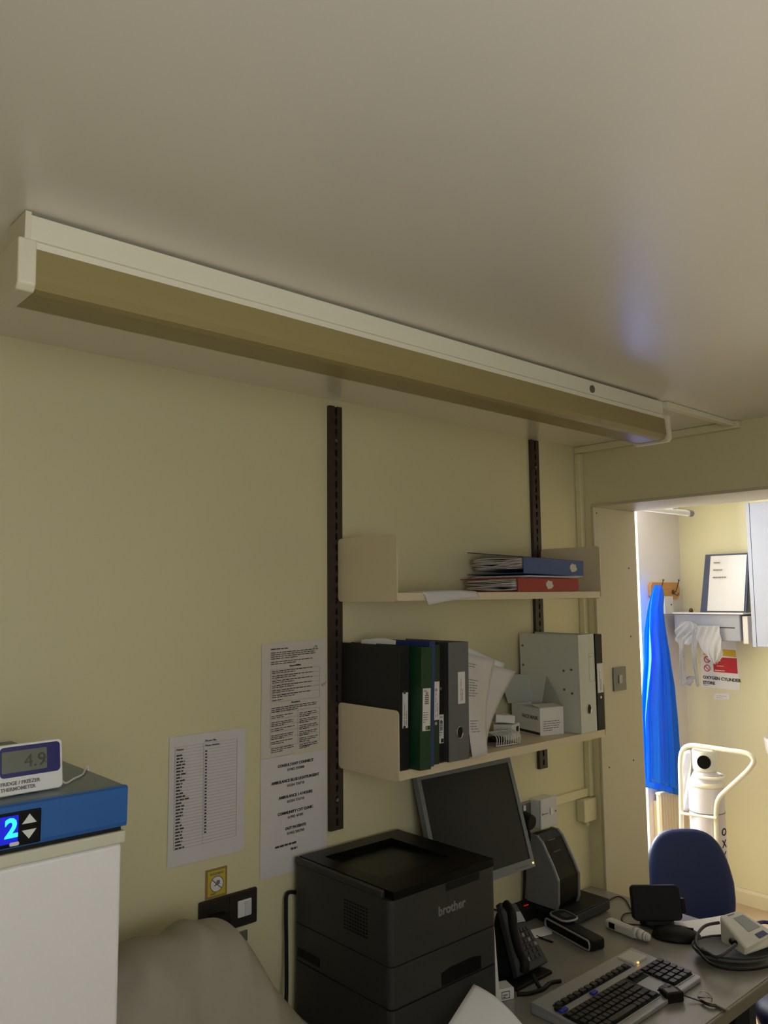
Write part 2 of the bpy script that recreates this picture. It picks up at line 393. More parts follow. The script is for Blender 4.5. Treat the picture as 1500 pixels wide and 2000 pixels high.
def binder(label, loc, w_, h_, d_, cov, rot=(0, 0, 0), lab=None, lab2=None, ring=False, rivets=True, open_=0.0, messy=0.0, cat='binder', torn=False, side_rivets=False, group=None, pages=True, dark=None, bc=False, overw=0):
    """local frame: spine towards -y, width along x, height along z"""
    t = thing('ring_binder', label, cat, loc, rot, group)
    th = 0.0025
    b = B(); box(b, 0, w_, 0, th, 0, h_)
    obj('spine', b, cov, t, world=False, bev=0.001)
    obj('front_cover', box(B(), w_ - th, w_, th, d_, 0, h_), cov, t, world=False)
    o = obj('back_cover', box(B(), 0, th, 0, d_ - th, 0, h_), dark or cov, t, world=False); o.location = (0, th, 0); o.rotation_euler = (0, 0, open_)
    if pages:
        b = B(); rnd = random.Random(hash(label) % 999 if False else len(label)); n = max(4, int((w_ - 2 * th) / 0.0035)); x = th + 0.001
        step = (w_ * (1 + overw) - 2 * th - 0.002) / n
        for i in range(n):
            dy = rnd.uniform(-1, 1) * 0.012 * messy; dz = rnd.uniform(-1, 1) * 0.008 * messy; a = rnd.uniform(0.3, 1) * messy * 0.006; ph = rnd.uniform(0, 6)
            def fn(u, v, x=x, dy=dy, dz=dz, a=a, ph=ph):
                return (x + a * math.sin(ph + v * 4) * min(1, v * 3) * (1 if messy else 0), th + 0.012 + v * (d_ - 0.03) + dy * v, 0.008 + dz + u * (h_ - 0.02))
            sheet(b, fn, 4, 10, step * 0.75, mi=(2 if rnd.random() < 0.12 * messy else (1 if rnd.random() < 0.3 else 0))); x += step
        obj('pages', b, [PAPER, PAPERC, PINE], t, world=False, smooth=True)
    if rivets and not ring:
        for z in (h_ * 0.34, h_ * 0.62):
            b = B(); cyl(b, (w_ * 0.5, 0.001, z), (w_ * 0.5, -0.0018, z), 0.0045, n=12); obj('rivet', b, STEEL, t, world=False)
    if ring:
        b = B(); z = h_ * 0.235; pts = [(w_ * 0.52 + 0.0115 * math.cos(a), -0.0008, z + 0.016 * math.sin(a)) for a in [2 * PI * k / 20 for k in range(20)]]
        tube(b, pts, 0.0014, 6, smooth=False, closed=True)
        o = obj('finger_ring', b, STEEL, t, world=False)
        b = B(); prism(b, [(w_ * .52 + 0.0105 * math.cos(a), -0.0006, z + 0.015 * math.sin(a)) for a in [2 * PI * k / 20 for k in range(20)]], (0, 0.0015, 0)); obj('finger_hole', b, BLACKG, t, world=False)
    if lab:
        x0, x1, z0, z1 = lab; b = B(); box(b, x0, x1, -0.0008, 0.001, z0, z1, 0)
        if bc:
            for i in range(5): box(b, x0 + (x1 - x0) * .25, x0 + (x1 - x0) * .75, -0.0012, -0.0008, z1 - 0.02 - i * 0.005, z1 - 0.0175 - i * 0.005 + .001, 1)
            lines(b, (x0 + .002, -.0009, z0 + .045), (0.6, 0, 0), (0, 0, 1), x1 - x0, 5, .006, .002, 1, seed=5)
            box(b, x0 + (x1 - x0) * .4, x1 - .001, -0.0012, -0.0008, z0 + .002, z0 + .012, 2)
            text(b, 'A4', 0.008, (x0 + .003, -.001, z1 - .009), (1, 0, 0), (0, 0, 1), 1)
        else:
            lines(b, ((x0 + x1) / 2 - 0.002, -.0009, z0 + .008), (0, 0, 1), (-1, 0, 0), (z1 - z0) * .7, 2, .006, .0018, 1, seed=len(label))
        obj('spine_label', b, [LABEL, INKL, GREEN], t, world=False)
    if lab2:
        x0, x1, z0, z1 = lab2; b = B()
        for a in ((x0, x1, z0, z0 + .0006), (x0, x1, z1 - .0006, z1), (x0, x0 + .0006, z0, z1), (x1 - .0006, x1, z0, z1)): box(b, a[0], a[1], -0.0004, 0.001, a[2], a[3])
        lines(b, (x0 + .004, -.0005, z1 - .012), (1, 0, 0), (0, 0, 1), .018, 1, .006, .002)
        obj('printed_frame', b, INKL, t, world=False)
    if torn:
        b = B(); rnd = random.Random(3); pts = []
        for k in range(18):
            a = 2 * PI * k / 18; rr = rnd.uniform(.75, 1.1); pts.append((w_ * .5 + .014 * rr * math.cos(a), -0.0006, h_ * torn + 0.02 * rr * math.sin(a)))
        prism(b, pts, (0, 0.0012, 0)); obj('torn_label', b, PAPERC, t, world=False)
    if side_rivets:
        for y, z in side_rivets: obj('rivet', cyl(B(), (0.001, y, z), (-0.0018, y, z), 0.004, n=10), DSTEEL, t, world=False)
    return t

ZS = 1.3455
R = math.radians
binder('slim black ring binder at the left end of the lower shelf', (1.4365, 1.549, ZS), 0.034, 0.315, 0.235, BCARD, (0, R(1.2), 0), lab=(.011, .030, .105, .195), messy=0.3)
binder('bright green ring binder with barcoded spine sticker, pulled forward', (1.475, 1.512, ZS + .0005), 0.040, 0.31, 0.235, GREEN, (0, R(2.2), 0), lab=(.006, .034, .098, .205), messy=0.2, bc=True)
binder('slim blue folder squeezed between two green binders', (1.5215, 1.528, ZS + .0005), 0.020, 0.322, 0.245, BLUE, (0, R(2.0), 0), rivets=False, pages=False)
binder('dark green ring binder set back beside the blue folder', (1.5435, 1.540, ZS + .0005), 0.030, 0.312, 0.22, DGREEN, (0, R(1.8), 0), lab=(.008, .028, .115, .215), messy=0.2)
binder('narrow black ring binder with a low barcode label, beside grey lever arch', (1.5755, 1.549, ZS + .0005), 0.026, 0.312, 0.215, BCARD, (0, R(1.2), 0), lab=(.006, .024, .05, .125), messy=0.2, bc=True)
binder('wide grey lever arch file standing beside loose papers', (1.6035, 1.532, ZS + .0005), 0.080, 0.316, 0.25, GREY, (0, R(0.8), 0), lab=(.036, .064, .150, .235), ring=True, dark=DGREY)
binder('wide off white lever arch file near the right shelf end', (2.222, 1.540, ZS + .0005), 0.088, 0.312, 0.238, WCOV, (0, R(-0.6), 0), lab2=(.055, .084, .16, .25), ring=True,
       side_rivets=[(.03, .2), (.06, .195), (.03, .125), (.06, .135), (.225, .27), (.225, .205)])
binder('narrow black ring binder at the right end of the lower shelf', (2.318, 1.541, ZS + .0005), 0.038, 0.31, 0.235, BCARD, (0, R(-0.3), 0), lab=(.004, .036, .12, .215), messy=0.3)
# lying on the upper shelf
ZU = 1.7975
binder('red lever arch file lying flat under the blue one', (1.932, 1.548, ZU + 0.042), 0.0415, 0.312, 0.236, RED, (0, R(90), 0), torn=.5, messy=1.0, rivets=False)
binder('faded blue lever arch file lying on the red one', (1.962, 1.548, ZU + 0.106), 0.050, 0.305, 0.236, BLUEB, (0, R(91.2), R(-1)), torn=.82, messy=1.3, rivets=False, open_=R(6), dark=BLUE, overw=-.25)
for i, lb in enumerate(('white loose papers wedged between the red and blue files',)):
    b = B()
    for k in range(4):
        sheet(b, lambda u, v, k=k: (1.955 + u * .29 + .004 * k, 1.552 + v * .21 - .005 * k, ZU + .0445 + k * .0016 + .0006 * math.sin(u * 5 + k)), 8, 4, .0008)
    tag(obj('paper_bundle', b, PAPER2, smooth=False), lb, 'papers')
b = B()
def fn(u, v):
    x = 1.47 + u * 0.21 + v * 0.07; y = 1.70 - u * 0.05 - v * 0.19 + 0.07 * u * v
    over = max(0, 1.546 - y); z = ZU + 0.0015 + 0.004 * math.sin(u * 3) * v
    return (x, y if over == 0 else 1.543 - over * 0.15, z - over * 1.0)
sheet(b, fn, 16, 20, 0.0015)
tag(obj('paper_sheet', b, PAPER, smooth=True), 'loose white sheet drooping over the front edge of the upper shelf', 'paper')
# paper sticking out behind the black binder
b = B()
sheet(b, lambda u, v: (1.474 + .002 * math.sin(6 * u) + .003 * v, 1.60 + u * .14, ZS + .30 + v * (.030 - .012 * abs(u - .4)) - .0), 6, 4, .0012)
tag(obj('paper_sheet', b, PAPER2), 'white page corner poking up above the slim black binder', 'paper')

# leaning papers
def quadsheet(name, label, bl, br, tr, tl, bow, m_, ink=None, t=.001):
    bl, br, tr, tl = map(Vector, (bl, br, tr, tl))
    def fn(u, v):
        p = (bl * (1 - u) + br * u) * (1 - v) + (tl * (1 - u) + tr * u) * v
        return p + Vector((0, 1, 0)) * bow * math.sin(PI * v) * (0.3 + u) + Vector((0, 1, 0)) * 0.003 * math.sin(u * 7 + v * 4)
    th = thing(name, label, 'paper', (bl + br) / 2)
    obj('page', sheet(B(), fn, 10, 14, t), m_, th, smooth=True)
    if ink:
        for v0, rows in ink:
            b = B()
            for k in range(rows):
                v = v0 - k * 0.026; a = 0.12; e = random.uniform(.35, .6)
                pts = [Vector(fn(a + (e - a) * q / 14, v)) + Vector((-.0006, -.0016, 0.0016 * math.sin(q * 2.6 + k))) for q in range(15)]
                tube(b, pts, 0.0005, 4, smooth=False)
            obj('handwriting', b, INKL, th)
    return th
quadsheet('paper_sheet', 'tall handwritten white sheet leaning against the grey lever arch file', (1.6885, 1.525, ZS + .001), (1.765, 1.535, ZS + .001), (1.875, 1.60, ZS + .252), (1.706, 1.57, ZS + .284), .012, PAPER, ink=[(.9, 2), (.74, 7), (.34, 5)])
quadsheet('paper_sheet', 'blank sheet fanned out to the right of the handwritten one', (1.735, 1.575, ZS + .001), (1.81, 1.585, ZS + .001), (2.015, 1.635, ZS + .205), (1.79, 1.63, ZS + .262), .012, PAPER)
quadsheet('paper_sheet', 'folded sheet whose corner rises behind the leaning papers', (1.74, 1.63, ZS + .03), (1.82, 1.64, ZS + .03), (2.00, 1.665, ZS + .228), (1.80, 1.65, ZS + .292), .008, PAPER2)
b = B(); sheet(b, lambda u, v: (1.705 + u * .08, 1.66 + .01 * v, ZS + .001 + v * .29), 4, 4, .003)
tag(obj('card_folder', b, SHELF), 'buff folder edge behind the leaning papers', 'folder')

# carton with its flap up
t = thing('face_mask_carton', 'open white carton with a raised flap standing on the lower shelf', 'carton', (2.104, 1.612, ZS), (0, 0, R(-15)))
L, Wd, H = .093, .150, .085
b = B(); box(b, 0, L, 0, .0012, 0, H); box(b, 0, L, Wd - .0012, Wd, 0, H); box(b, 0, .0012, .0012, Wd - .0012, 0, H); box(b, L - .0012, L, .0012, Wd - .0012, 0, H); box(b, .0012, L - .0012, .0012, Wd - .0012, 0, .0015)
obj('carton_body', b, WPL, t, world=False)
b = B(); box(b, .003, L - .003, .003, Wd * .45, H - .006, H - .004); obj('mask_layer', b, PAPER, t, world=False)
o = obj('flap', prism(B(), [(L - .004, 0, 0), (L - .004, 0, .06), (.07, 0, .090), (-.015, 0, .094), (-.03, 0, .05), (-.015, 0, 0)], (0, .0015, 0)), mat('grey card', C(176, 178, 166), .7), t, world=False)
o.location = (0, Wd - .002, H + .001); o.rotation_euler = (R(-4), 0, 0)
o = obj('flap', prism(B(), [(0, 0, 0), (Wd - .006, 0, 0), (Wd - .006, 0, .088), (.085, 0, .088)], (0, .0015, 0)), MATS['grey card'], t, world=False)
o.location = (L + .001, 0, H + .001); o.rotation_euler = (R(3), 0, R(90))
o = obj('end_flap', box(B(), .002, L - .002, 0, .001, 0, .045), WPL, t, world=False); o.location = (0, .002, H + .001); o.rotation_euler = (R(-82), 0, 0)
b = B(); lines(b, (.012, -.0004, .042), (1, 0, 0), (0, 0, 1), .07, 5, .007, .0022)
text(b, 'FACE MASK', .016, (-.0005, Wd * .62, .048), (0, -1, 0), (0, 0, 1), bold=.0004)
obj('printed_text', b, INKL, t, world=False)
b = B(); box(b, -.0005, .0, .002, Wd, .002, .010); obj('green_stripe', b, DGREEN, t, world=False)
# small packets
t = thing('small_carton', 'small white packet with black window behind the leaning papers', 'carton', (2.005, 1.665, ZS), (0, 0, R(20)))
obj('packet', box(B(), -.04, .035, -.03, .03, 0, .045), WPL, t, world=False, bev=.002)
obj('black_window', box(B(), .0, .022, -.0306, -.03, .02, .036), BLACK, t, world=False)
t = thing('small_carton', 'tilted small white packet lying on the packet with black window', 'carton', (1.992, 1.672, ZS + .0455), (0, R(6), R(-25)))
obj('packet', box(B(), -.035, .03, -.025, .025, .004, .028), WPL, t, world=False, bev=.002)
t = thing('wire_rack', 'small white wire letter rack behind the leaning papers', 'rack', (1.86, 1.585, ZS), (0, 0, R(-8)))
b = B(); 
for i in range(11):
    x = i * .0092; tube(b, [(x, 0, .003), (x, 0, .03), (x, .035, .038), (x, .05, .036)], .0013, 6)
tube(b, [(-.002, 0, .003), (.094, 0, .003)], .0016, 6, smooth=False); tube(b, [(-.002, .035, .038), (.094, .035, .038)], .0016, 6, smooth=False)
obj('wires', b, WPL, t, world=False, smooth=True)
obj('tray', box(B(), 0, .093, .004, .06, .0002, .004), MGREY, t, world=False)
tag(obj('tape_roll', lathe(B(), [(.016, 0), (.026, 0), (.026, .014), (.016, .014), (.016, 0)], (1.925, 1.64, ZS + .0005)), BLACK, smooth=True), 'small black tape roll beside the wire rack', 'tape roll')

# ------------------------------------------------------------------ things on the back wall
YW = 1.7995
def wallpaper(name, label, x0, x1, z0, z1, m_, shear=0):
    t = thing(name, label, 'notice', ((x0 + x1) / 2, YW, z0))
    def fn(u, v): return (x0 + (x1 - x0) * u, YW - .0012 - .0012 * math.sin(u * 5 + v * 3) ** 2, z0 + (z1 - z0) * v + shear * u)
    obj('page', sheet(B(), fn, 8, 10, .0006), m_, t)
    return t
YI = YW - .0038
t = wallpaper('paper_notice', 'white telephone list in two columns taped up left of the others', .928, 1.137, 1.161, 1.460, PAPER)
b = B(); text(b, 'Name', .0075, (.946, YI, 1.4265), (1, 0, 0), (0, 0, 1)); text(b, 'Phone No.', .0075, (1.022, YI, 1.4385), (1, 0, 0), (0, 0, 1)); text(b, 'Phone Number', .0065, (1.022, YI, 1.4275), (1, 0, 0), (0, 0, 1))
for i in range(30):
    z = 1.414 - i * .00735
    lines(b, (.946, YI, z), (1, 0, 0), (0, 0, 1), random.uniform(.026, .05) if i != 14 else .066, 1, .01, .0032, seed=i + 40)
    if i < 27: lines(b, (1.022, YI, z + .001), (1, 0, 0), (0, 0, 1), .011, 1, .01, .0032, seed=i)
obj('printed_text', b, INK, t)
b = B()
for i in range(33):
    z = 1.4355 - i * .00735; box(b, .942, 1.112, YI, YI + .0003, z - .0002, z + .0001)
for x in (.942, 1.018, 1.112): box(b, x - .0002, x + .0002, YI, YI + .0003, 1.2, 1.4355)
obj('table_rules', b, INKL, t)
t = wallpaper('paper_notice', 'densely printed creamy notice taped above the phone numbers sheet', 1.184, 1.394, 1.374, 1.666, PAPERC, .008)
b = B(); u_, v_ = Vector((1, 0, .03)), (0, 0, 1)
lines(b, (1.212, YI, 1.650), u_, v_, .11, 1, .01, .0028, seed=1); lines(b, (1.212, YI, 1.641), u_, v_, .155, 4, .0052, .002, seed=2); lines(b, (1.212, YI, 1.617), u_, v_, .15, 2, .0052, .002, seed=3)
text(b, 'Responsibilities', .006, (1.272, YI, 1.604), u_, v_, bold=.0002)
z = 1.593
for k in range(6): lines(b, (1.216, YI, z), u_, v_, .14, 2, .0048, .002, seed=k + 9); z -= .0125
lines(b, (1.216, YI, z), u_, v_, .07, 1, .005, .002)
text(b, 'Procedures', .006, (1.278, YI, z - .010), u_, v_, bold=.0002)
z -= .020; lines(b, (1.214, YI, z), u_, v_, .155, 3, .0048, .002, seed=33); z -= .020
for k in range(6):
    lines(b, (1.214, YI, z), u_, v_, .075, 3 if k % 2 else 2, .0046, .0018, seed=k + 60); lines(b, (1.304, YI, z), u_, v_, .064, 3, .0046, .0018, seed=k + 80); z -= .0165
lines(b, (1.314, YI, 1.390), u_, v_, .055, 1, .004, .002)
obj('printed_text', b, INK, t)
b = B()
for x in (1.211, 1.372): box(b, x, x + .0004, YI, YI + .0003, 1.515, 1.598)
for x in (1.211, 1.299, 1.372): box(b, x, x + .0004, YI, YI + .0003, 1.40, 1.488)
for z in (1.598, 1.585, 1.5725, 1.56, 1.5475, 1.535, 1.515, 1.488, 1.4715, 1.455, 1.4385, 1.422, 1.40): box(b, 1.211, 1.372, YI, YI + .0003, z, z + .0004)
p0 = Vector((1.378, YI - .0002, 1.545)); tube(b, [p0 + Vector((q * .0022, 0, .004 * math.sin(q * 2.2) + q * .0012)) for q in range(9)], .0004, 4)
p0 = Vector((1.358, YI - .0002, 1.652)); tube(b, [p0 + Vector((.006 * math.cos(q), 0, .004 * math.sin(q * 1.7))) for q in range(9)], .0004, 4)
obj('table_rules', b, INKL, t)
t = wallpaper('paper_notice', 'white sheet of large phone numbers half hidden by the printer', 1.184, 1.397, 1.076, 1.3735, PAPER)
z = 1.347
for a, n_ in (('CONSULTANT CONNECT', '01902 297000'), ('AMBULANCE BLUE LIGHT/URGENT', '01204 776710'), ('AMBULANCE 1-4 HOURS', '01204 776710'), ('COMMUNITY CVT CLINIC', '01902 47381'), ('OUT PATIENTS', '01902 205700')):
    b = B(); text(b, a, .0098, (1.293, YI, z), (1, 0, .02), (0, 0, 1), align='CENTER', bold=.0003); text(b, n_, .0096, (1.293, YI, z - .013), (1, 0, .02), (0, 0, 1), align='CENTER'); z -= .0405
    obj('printed_text', b, INK, t)
b = B(); lines(b, (1.228, YI, z), (1, 0, .02), (0, 0, 1), .135, 1, .01, .005, seed=21); lines(b, (1.278, YI, z - .013), (1, 0, .02), (0, 0, 1), .036, 1, .01, .005, seed=22)
obj('printed_text', b, INK, t)
t = thing('warning_sticker', 'small yellow warning sticker above the dark socket', 'sticker', (1.06, YW, 1.066))
obj('backing', box(B(), 1.029, 1.089, YW - .0008, YW, 1.066, 1.134), mat('brown clear tape', C(150, 124, 76), .4), t)
obj('yellow_panel', box(B(), 1.036, 1.084, YW - .0012, YW - .0008, 1.071, 1.129), YSTICK, t)
b = B(); prism(b, [(1.060 + .018 * math.cos(a), YW - .0013, 1.097 + .018 * math.sin(a)) for a in [2 * PI * k / 24 for k in range(24)]], (0, -.0004, 0)); obj('white_disc', b, LABEL, t)
b = B(); text(b, 'WARNING', .008, (1.060, YW - .0016, 1.119), (1, 0, 0), (0, 0, 1), align='CENTER', bold=.0002); lines(b, (1.042, YW - .0016, 1.074), (1, 0, 0), (0, 0, 1), .036, 1, .01, .003)
pts = [(1.060 + .018 * math.cos(a), YW - .0018, 1.097 + .018 * math.sin(a)) for a in [2 * PI * k / 24 for k in range(24)]]; tube(b, pts, .0011, 5, smooth=False, closed=True)
tube(b, [(1.047, YW - .0018, 1.109), (1.073, YW - .0018, 1.085)], .0013, 5, smooth=False)
prism(b, [(1.052, YW - .0017, 1.092), (1.068, YW - .0017, 1.096), (1.069, YW - .0017, 1.104), (1.061, YW - .0017, 1.106), (1.057, YW - .0017, 1.098)], (0, -.0003, 0))
obj('printed_marks', b, INKL, t)
t = thing('wall_socket', 'dark metal double socket low on the wall with white rocker', 'socket', (1.092, YW, .98))
obj('plate', box(B(), 1.010, 1.172, YW - .010, YW, .982, 1.066), mat('dark bronze plate', C(56, 52, 46), .4, metal=.4), t, bev=.004)
obj('seam', box(B(), 1.0905, 1.0915, YW - .0105, YW - .01, .984, 1.064), BLACKG, t)
obj('rocker', box(B(), 1.113, 1.152, YW - .015, YW - .010, 1.006, 1.046), WPL, t, bev=.003)
obj('rocker_lever', box(B(), 1.131, 1.150, YW - .018, YW - .015, 1.009, 1.043), SOCK, t, bev=.003)
t = thing('power_plug', 'black plug in the dark double socket', 'plug', (1.05, YW - .01, 1.0))
b = B(); box(b, 1.028, 1.078, YW - .048, YW - .0105, .985, 1.036); obj('plug_body', b, BLACK, t, bev=.01)
b = B(); tube(b, [(1.053, YW - .03, .986), (1.053, YW - .033, .95), (1.06, YW - .02, .90), (1.07, YW - .02, .80), (1.07, YW - .02, .74)], .004); obj('cable', b, BLACK, t, smooth=True)
# grey double socket and white box near the monitor
t = thing('wall_socket', 'grey metal double socket behind the monitor', 'socket', (2.2, YW, 1.0))
obj('plate', box(B(), 2.125, 2.274, YW - .010, YW, 1.000, 1.088), DSTEEL, t, bev=.004)
for x in (2.155, 2.235): obj('rocker', box(B(), x - .006, x + .006, YW - .014, YW - .01, 1.062, 1.080), WPL, t, bev=.002)
t = thing('power_plug', 'black plug in the socket beside the white switched box', 'plug', (2.235, YW - .01, 1.02))
b = B(); cyl(b, (2.228, YW - .0105, 1.035), (2.228, YW - .048, 1.030), .028, .024, 20); obj('plug_body', b, BLACK, t, bev=.004)
b = B(); tube(b, [(2.228, YW - .03, 1.01), (2.228, YW - .036, .985), (2.226, YW - .03, .95), (2.22, YW - .02, .9), (2.21, YW - .02, .8), (2.20, YW - .02, .736)], .0045); obj('cable', b, BLACK, t, smooth=True)
t = thing('fused_spur_box', 'white surface mounted switch box right of the grey socket', 'switch', (2.33, YW, 1.0))
obj('back_box', box(B(), 2.278, 2.366, YW - .040, YW, 1.000, 1.094), WPL, t, bev=.003)
obj('face_plate', box(B(), 2.276, 2.368, YW - .048, YW - .0402, .998, 1.096), SOCK, t, bev=.004)
obj('switch_rocker', box(B(), 2.326, 2.34, YW - .052, YW - .048, 1.040, 1.062), WPL, t, bev=.002)
b = B()
for x in (2.286, 2.358): cyl(b, (x, YW - .048, 1.047), (x, YW - .0495, 1.047), .0035, n=12)
box(b, 2.288, 2.314, YW - .0488, YW - .048, 1.045, 1.048); obj('screws', b, MGREY, t)
# switch plate on the doorway lining
t = thing('light_switch', 'grey metal light switch on the doorway lining', 'switch', (2.755, 1.7335, 1.42))
obj('plate', box(B(), 2.712, 2.798, 1.7275, 1.7335, 1.423, 1.511), DSTEEL, t, bev=.002)
obj('rocker', box(B(), 2.744, 2.766, 1.724, 1.7275, 1.450, 1.482), SILVER, t, bev=.002)

# ------------------------------------------------------------------ fridge with blue lid band
fx, fy, fz = .568, 1.237, 1.5
t = thing('medical_fridge', 'tall white fridge with blue band at the left edge', 'fridge', (.27, 1.5, 0))
obj('cabinet', box(B(), -.03, fx - .004, fy + .045, 1.785, .0, 1.438), FRW, t, bev=.006)
obj('door', box(B(), -.03, fx - .004, fy + .004, fy + .042, .06, 1.412), FRW, t, bev=.006)
obj('door_trim', box(B(), -.032, fx, fy, fy + .044, 1.4125, 1.431), FRC, t, bev=.003)
obj('shadow_gap', box(B(), -.03, fx - .006, fy + .006, fy + .044, 1.4312, 1.4375), BLACK, t)
b = B(); prof = [(fy + .002, 1.438), (fy, 1.444), (fy - .001, 1.496), (fy + .003, 1.4985), (fy + .01, 1.4985), (fy + .01, 1.438)]
prism(b, [(-.034, y, z) for y, z in prof], (fx + .035, 0, 0)); obj('blue_band', b, FRB, t)
b = B(); box(b, -.034, fx + .001, fy + .0102, 1.785, 1.4382, 1.4985); obj('top_panel', b, FRT, t, bev=.003)
b = B(); box(b, .0, .437, fy - .004, fy - .0008, 1.441, 1.4885); pn = obj('control_panel', b, BLACKG, t, bev=.003)
b = B(); box(b, .28, .405, fy - .0046, fy - .004, 1.4465, 1.4845); obj('display_glow', b, LEDB, pn)
b = B(); text(b, '2', .036, (.3865, fy - .005, 1.4555), (1, 0, .02), (0, 0, 1), bold=.0012); text(b, '5', .036, (.361, fy - .005, 1.4555), (1, 0, .02), (0, 0, 1), bold=.0012)
obj('digits', b, LEDC, pn)
b = B(); prism(b, [(.410, fy - .0042, 1.4705), (.430, fy - .0042, 1.4705), (.420, fy - .0042, 1.4835)], (0, -.001, 0)); obj('up_button', b, WPL, pn)
b = B(); prism(b, [(.410, fy - .0042, 1.4615), (.420, fy - .0042, 1.449), (.430, fy - .0042, 1.4615)], (0, -.001, 0)); obj('down_button', b, WPL, pn)
b = B(); prism(b, [(x, fy - .0046, z) for x, z in rrect(.4, 1.4455, .013, .005, .002)], (0, -.001, 0)); obj('set_button', b, WPL, pn)
# thermometer on the fridge
t = thing('fridge_thermometer', 'small white and blue digital thermometer on top of the fridge', 'thermometer', (.438, 1.285, 1.4995), (R(-8), 0, R(2)))
prismpts = [(x, 0, z) for x, z in rrect(0, .038, .099, .073, .007)]
obj('casing', prism(B(), prismpts, (0, .012, 0)), WPL, t, world=False, bev=.002)
b = B(); prism(b, [(x, -.0008, z) for x, z in rrect(.001, .049, .089, .044, .006)], (0, .0008, 0)); obj('blue_bezel', b, NAVY, t, world=False)
b = B(); prism(b, [(x, -.0014, z) for x, z in rrect(-.008, .049, .066, .031, .002)], (0, .0006, 0)); obj('display', b, LCD, t, world=False)
b = B(); text(b, '4.9', .027, (-.009, -.0018, .039), (1, 0, 0), (0, 0, 1)); text(b, '°C', .012, (.0145, -.0018, .042), (1, 0, 0), (0, 0, 1)); obj('display_digits', b, LCDINK, t, world=False)
b = B(); text(b, 'FRIDGE / FREEZER', .0072, (-.043, -.0006, .016), (1, 0, 0), (0, 0, 1), bold=.0002); text(b, 'THERMOMETER', .0072, (-.043, -.0006, .008), (1, 0, 0), (0, 0, 1), bold=.0002)
obj('printed_text', b, INKL, t, world=False)
obj('prop_leg', box(B(), -.02, .02, .0125, .04, .0035, .0055), WPL, t, world=False)
b = B(); tube(b, [(.485, 1.30, 1.512), (.50, 1.31, 1.501), (.52, 1.33, 1.5012), (.545, 1.355, 1.5012), (.565, 1.395, 1.5015), (.572, 1.40, 1.496), (.573, 1.402, 1.42)], .0016, 6)
tag(obj('sensor_cable', b, WPL, smooth=True), 'thin white cable trailing from the fridge thermometer over the lid edge', 'cable')

# ------------------------------------------------------------------ desk
ZD = .73
t = thing('desk', 'grey laminate desk along the back wall below the shelves', 'desk', (1.6, 1.4, 0))
obj('desktop', box(B(), .60, 2.61, 1.052, 1.79, ZD - .026, ZD), DESKM, t, bev=.003)
obj('edge_strip', box(B(), .60, 2.61, 1.044, 1.0515, ZD - .034, ZD - .0005), DESKE, t, bev=.003)
for x in (.64, 2.36):
    obj('leg', box(B(), x - .02, x + .02, 1.10, 1.14, 0, ZD - .027), DGREY, t); obj('leg', box(B(), x - .02, x + .02, 1.70, 1.74, 0, ZD - .027), DGREY, t)
obj('modesty_panel', box(B(), .68, 2.51, 1.74, 1.755, .25, ZD - .027), DESKM, t)

# printer
x0, x1, y0, y1 = 1.277, 1.640, 1.410, 1.782
t = thing('laser_printer', 'large charcoal laser printer with a second paper tray on the desk', 'printer', ((x0 + x1) / 2, 1.6, ZD))
ZP = 1.120
def rbox(bm, x0, x1, y0, y1, z0, z1, r, mi=0):
    return prism(bm, [(x, y, z0) for x, y in rrect((x0 + x1) / 2, (y0 + y1) / 2, x1 - x0, y1 - y0, r)], (0, 0, z1 - z0), mi)
obj('lower_tray_unit', rbox(B(), x0, x1, y0, y1, ZD + .008, .866, .016), PRN, t)
tr_ = obj('paper_tray', rbox(B(), x0, x1, y0, y1, .870, .958, .016), PRN, t)
obj('body', rbox(B(), x0, x1, y0, y1, .961, ZP - .018, .016), PRN, t)
obj('base_gap', rbox(B(), x0 + .004, x1 - .004, y0 + .004, y1 - .02, .864, .963, .014), BLACKG, t)
for x in (x0 + .03, x1 - .05):
    for y in (y0 + .03, y1 - .05): obj('foot', box(B(), x, x + .02, y, y + .02, ZD, ZD + .009), BLACK, t)
b = B(); pts = rrect((x0 + x1) / 2, (y0 + y1) / 2, x1 - x0, y1 - y0, .016)
ix0, ix1, iy0, iy1 = x0 + .055, x1 - .075, y0 + .09, y1 - .06
box(b, x0 + .012, x1 - .004, y0 + .002, iy0, ZP - .018, ZP); box(b, x0 + .012, x1 - .004, iy1, y1 - .01, ZP - .018, ZP); box(b, x0 + .012, ix0, iy0, iy1, ZP - .018, ZP); box(b, ix1, x1 - .004, iy0, iy1, ZP - .018, ZP)
prism(b, [(ix0, iy0, ZP - .0175), (ix0, iy1, ZP - .0175), (ix0, iy1, ZP - .016), (ix0, iy0, ZP - .004)], (ix1 - ix0, 0, 0))
obj('top_cover', b, BLACKG, t)
obj('side_rail', box(B(), x0, x0 + .011, y0 + .03, y1 - .004, ZP - .018, ZP - .001), PRN, t, bev=.003)
b = B(); box(b, x0 + .18, x0 + .30, y0 - .0015, y0 + .001, ZP - .037, ZP - .019); obj('front_latch', b, BLACK, t, bev=.003)
b = B(); prism(b, [(x0 + .16, y0 - .0006, .872), (x0 + .30, y0 - .0006, .872), (x0 + .30, y0 - .0006, .902), (x0 + .27, y0 - .0006, .908), (x0 + .19, y0 - .0006, .908), (x0 + .16, y0 - .0006, .902)], (0, .001, 0)); obj('tray_grip', b, BLACKG, tr_)
b = B(); text(b, 'brother', .030, at(856, 1790, 'y', y0 - .0006), (1, 0, 0), (0, 0, 1), bold=.0009); obj('logo', b, MGREY, t)
b = B(); box(b, x1 - .028, x1 - .014, y0 - .0006, y0 + .001, ZP - .042, ZP - .036); box(b, x1 - .028, x1 - .014, y0 - .0006, y0 + .001, ZP - .051, ZP - .045); obj('status_marks', b, DGREY, t)
b = B()
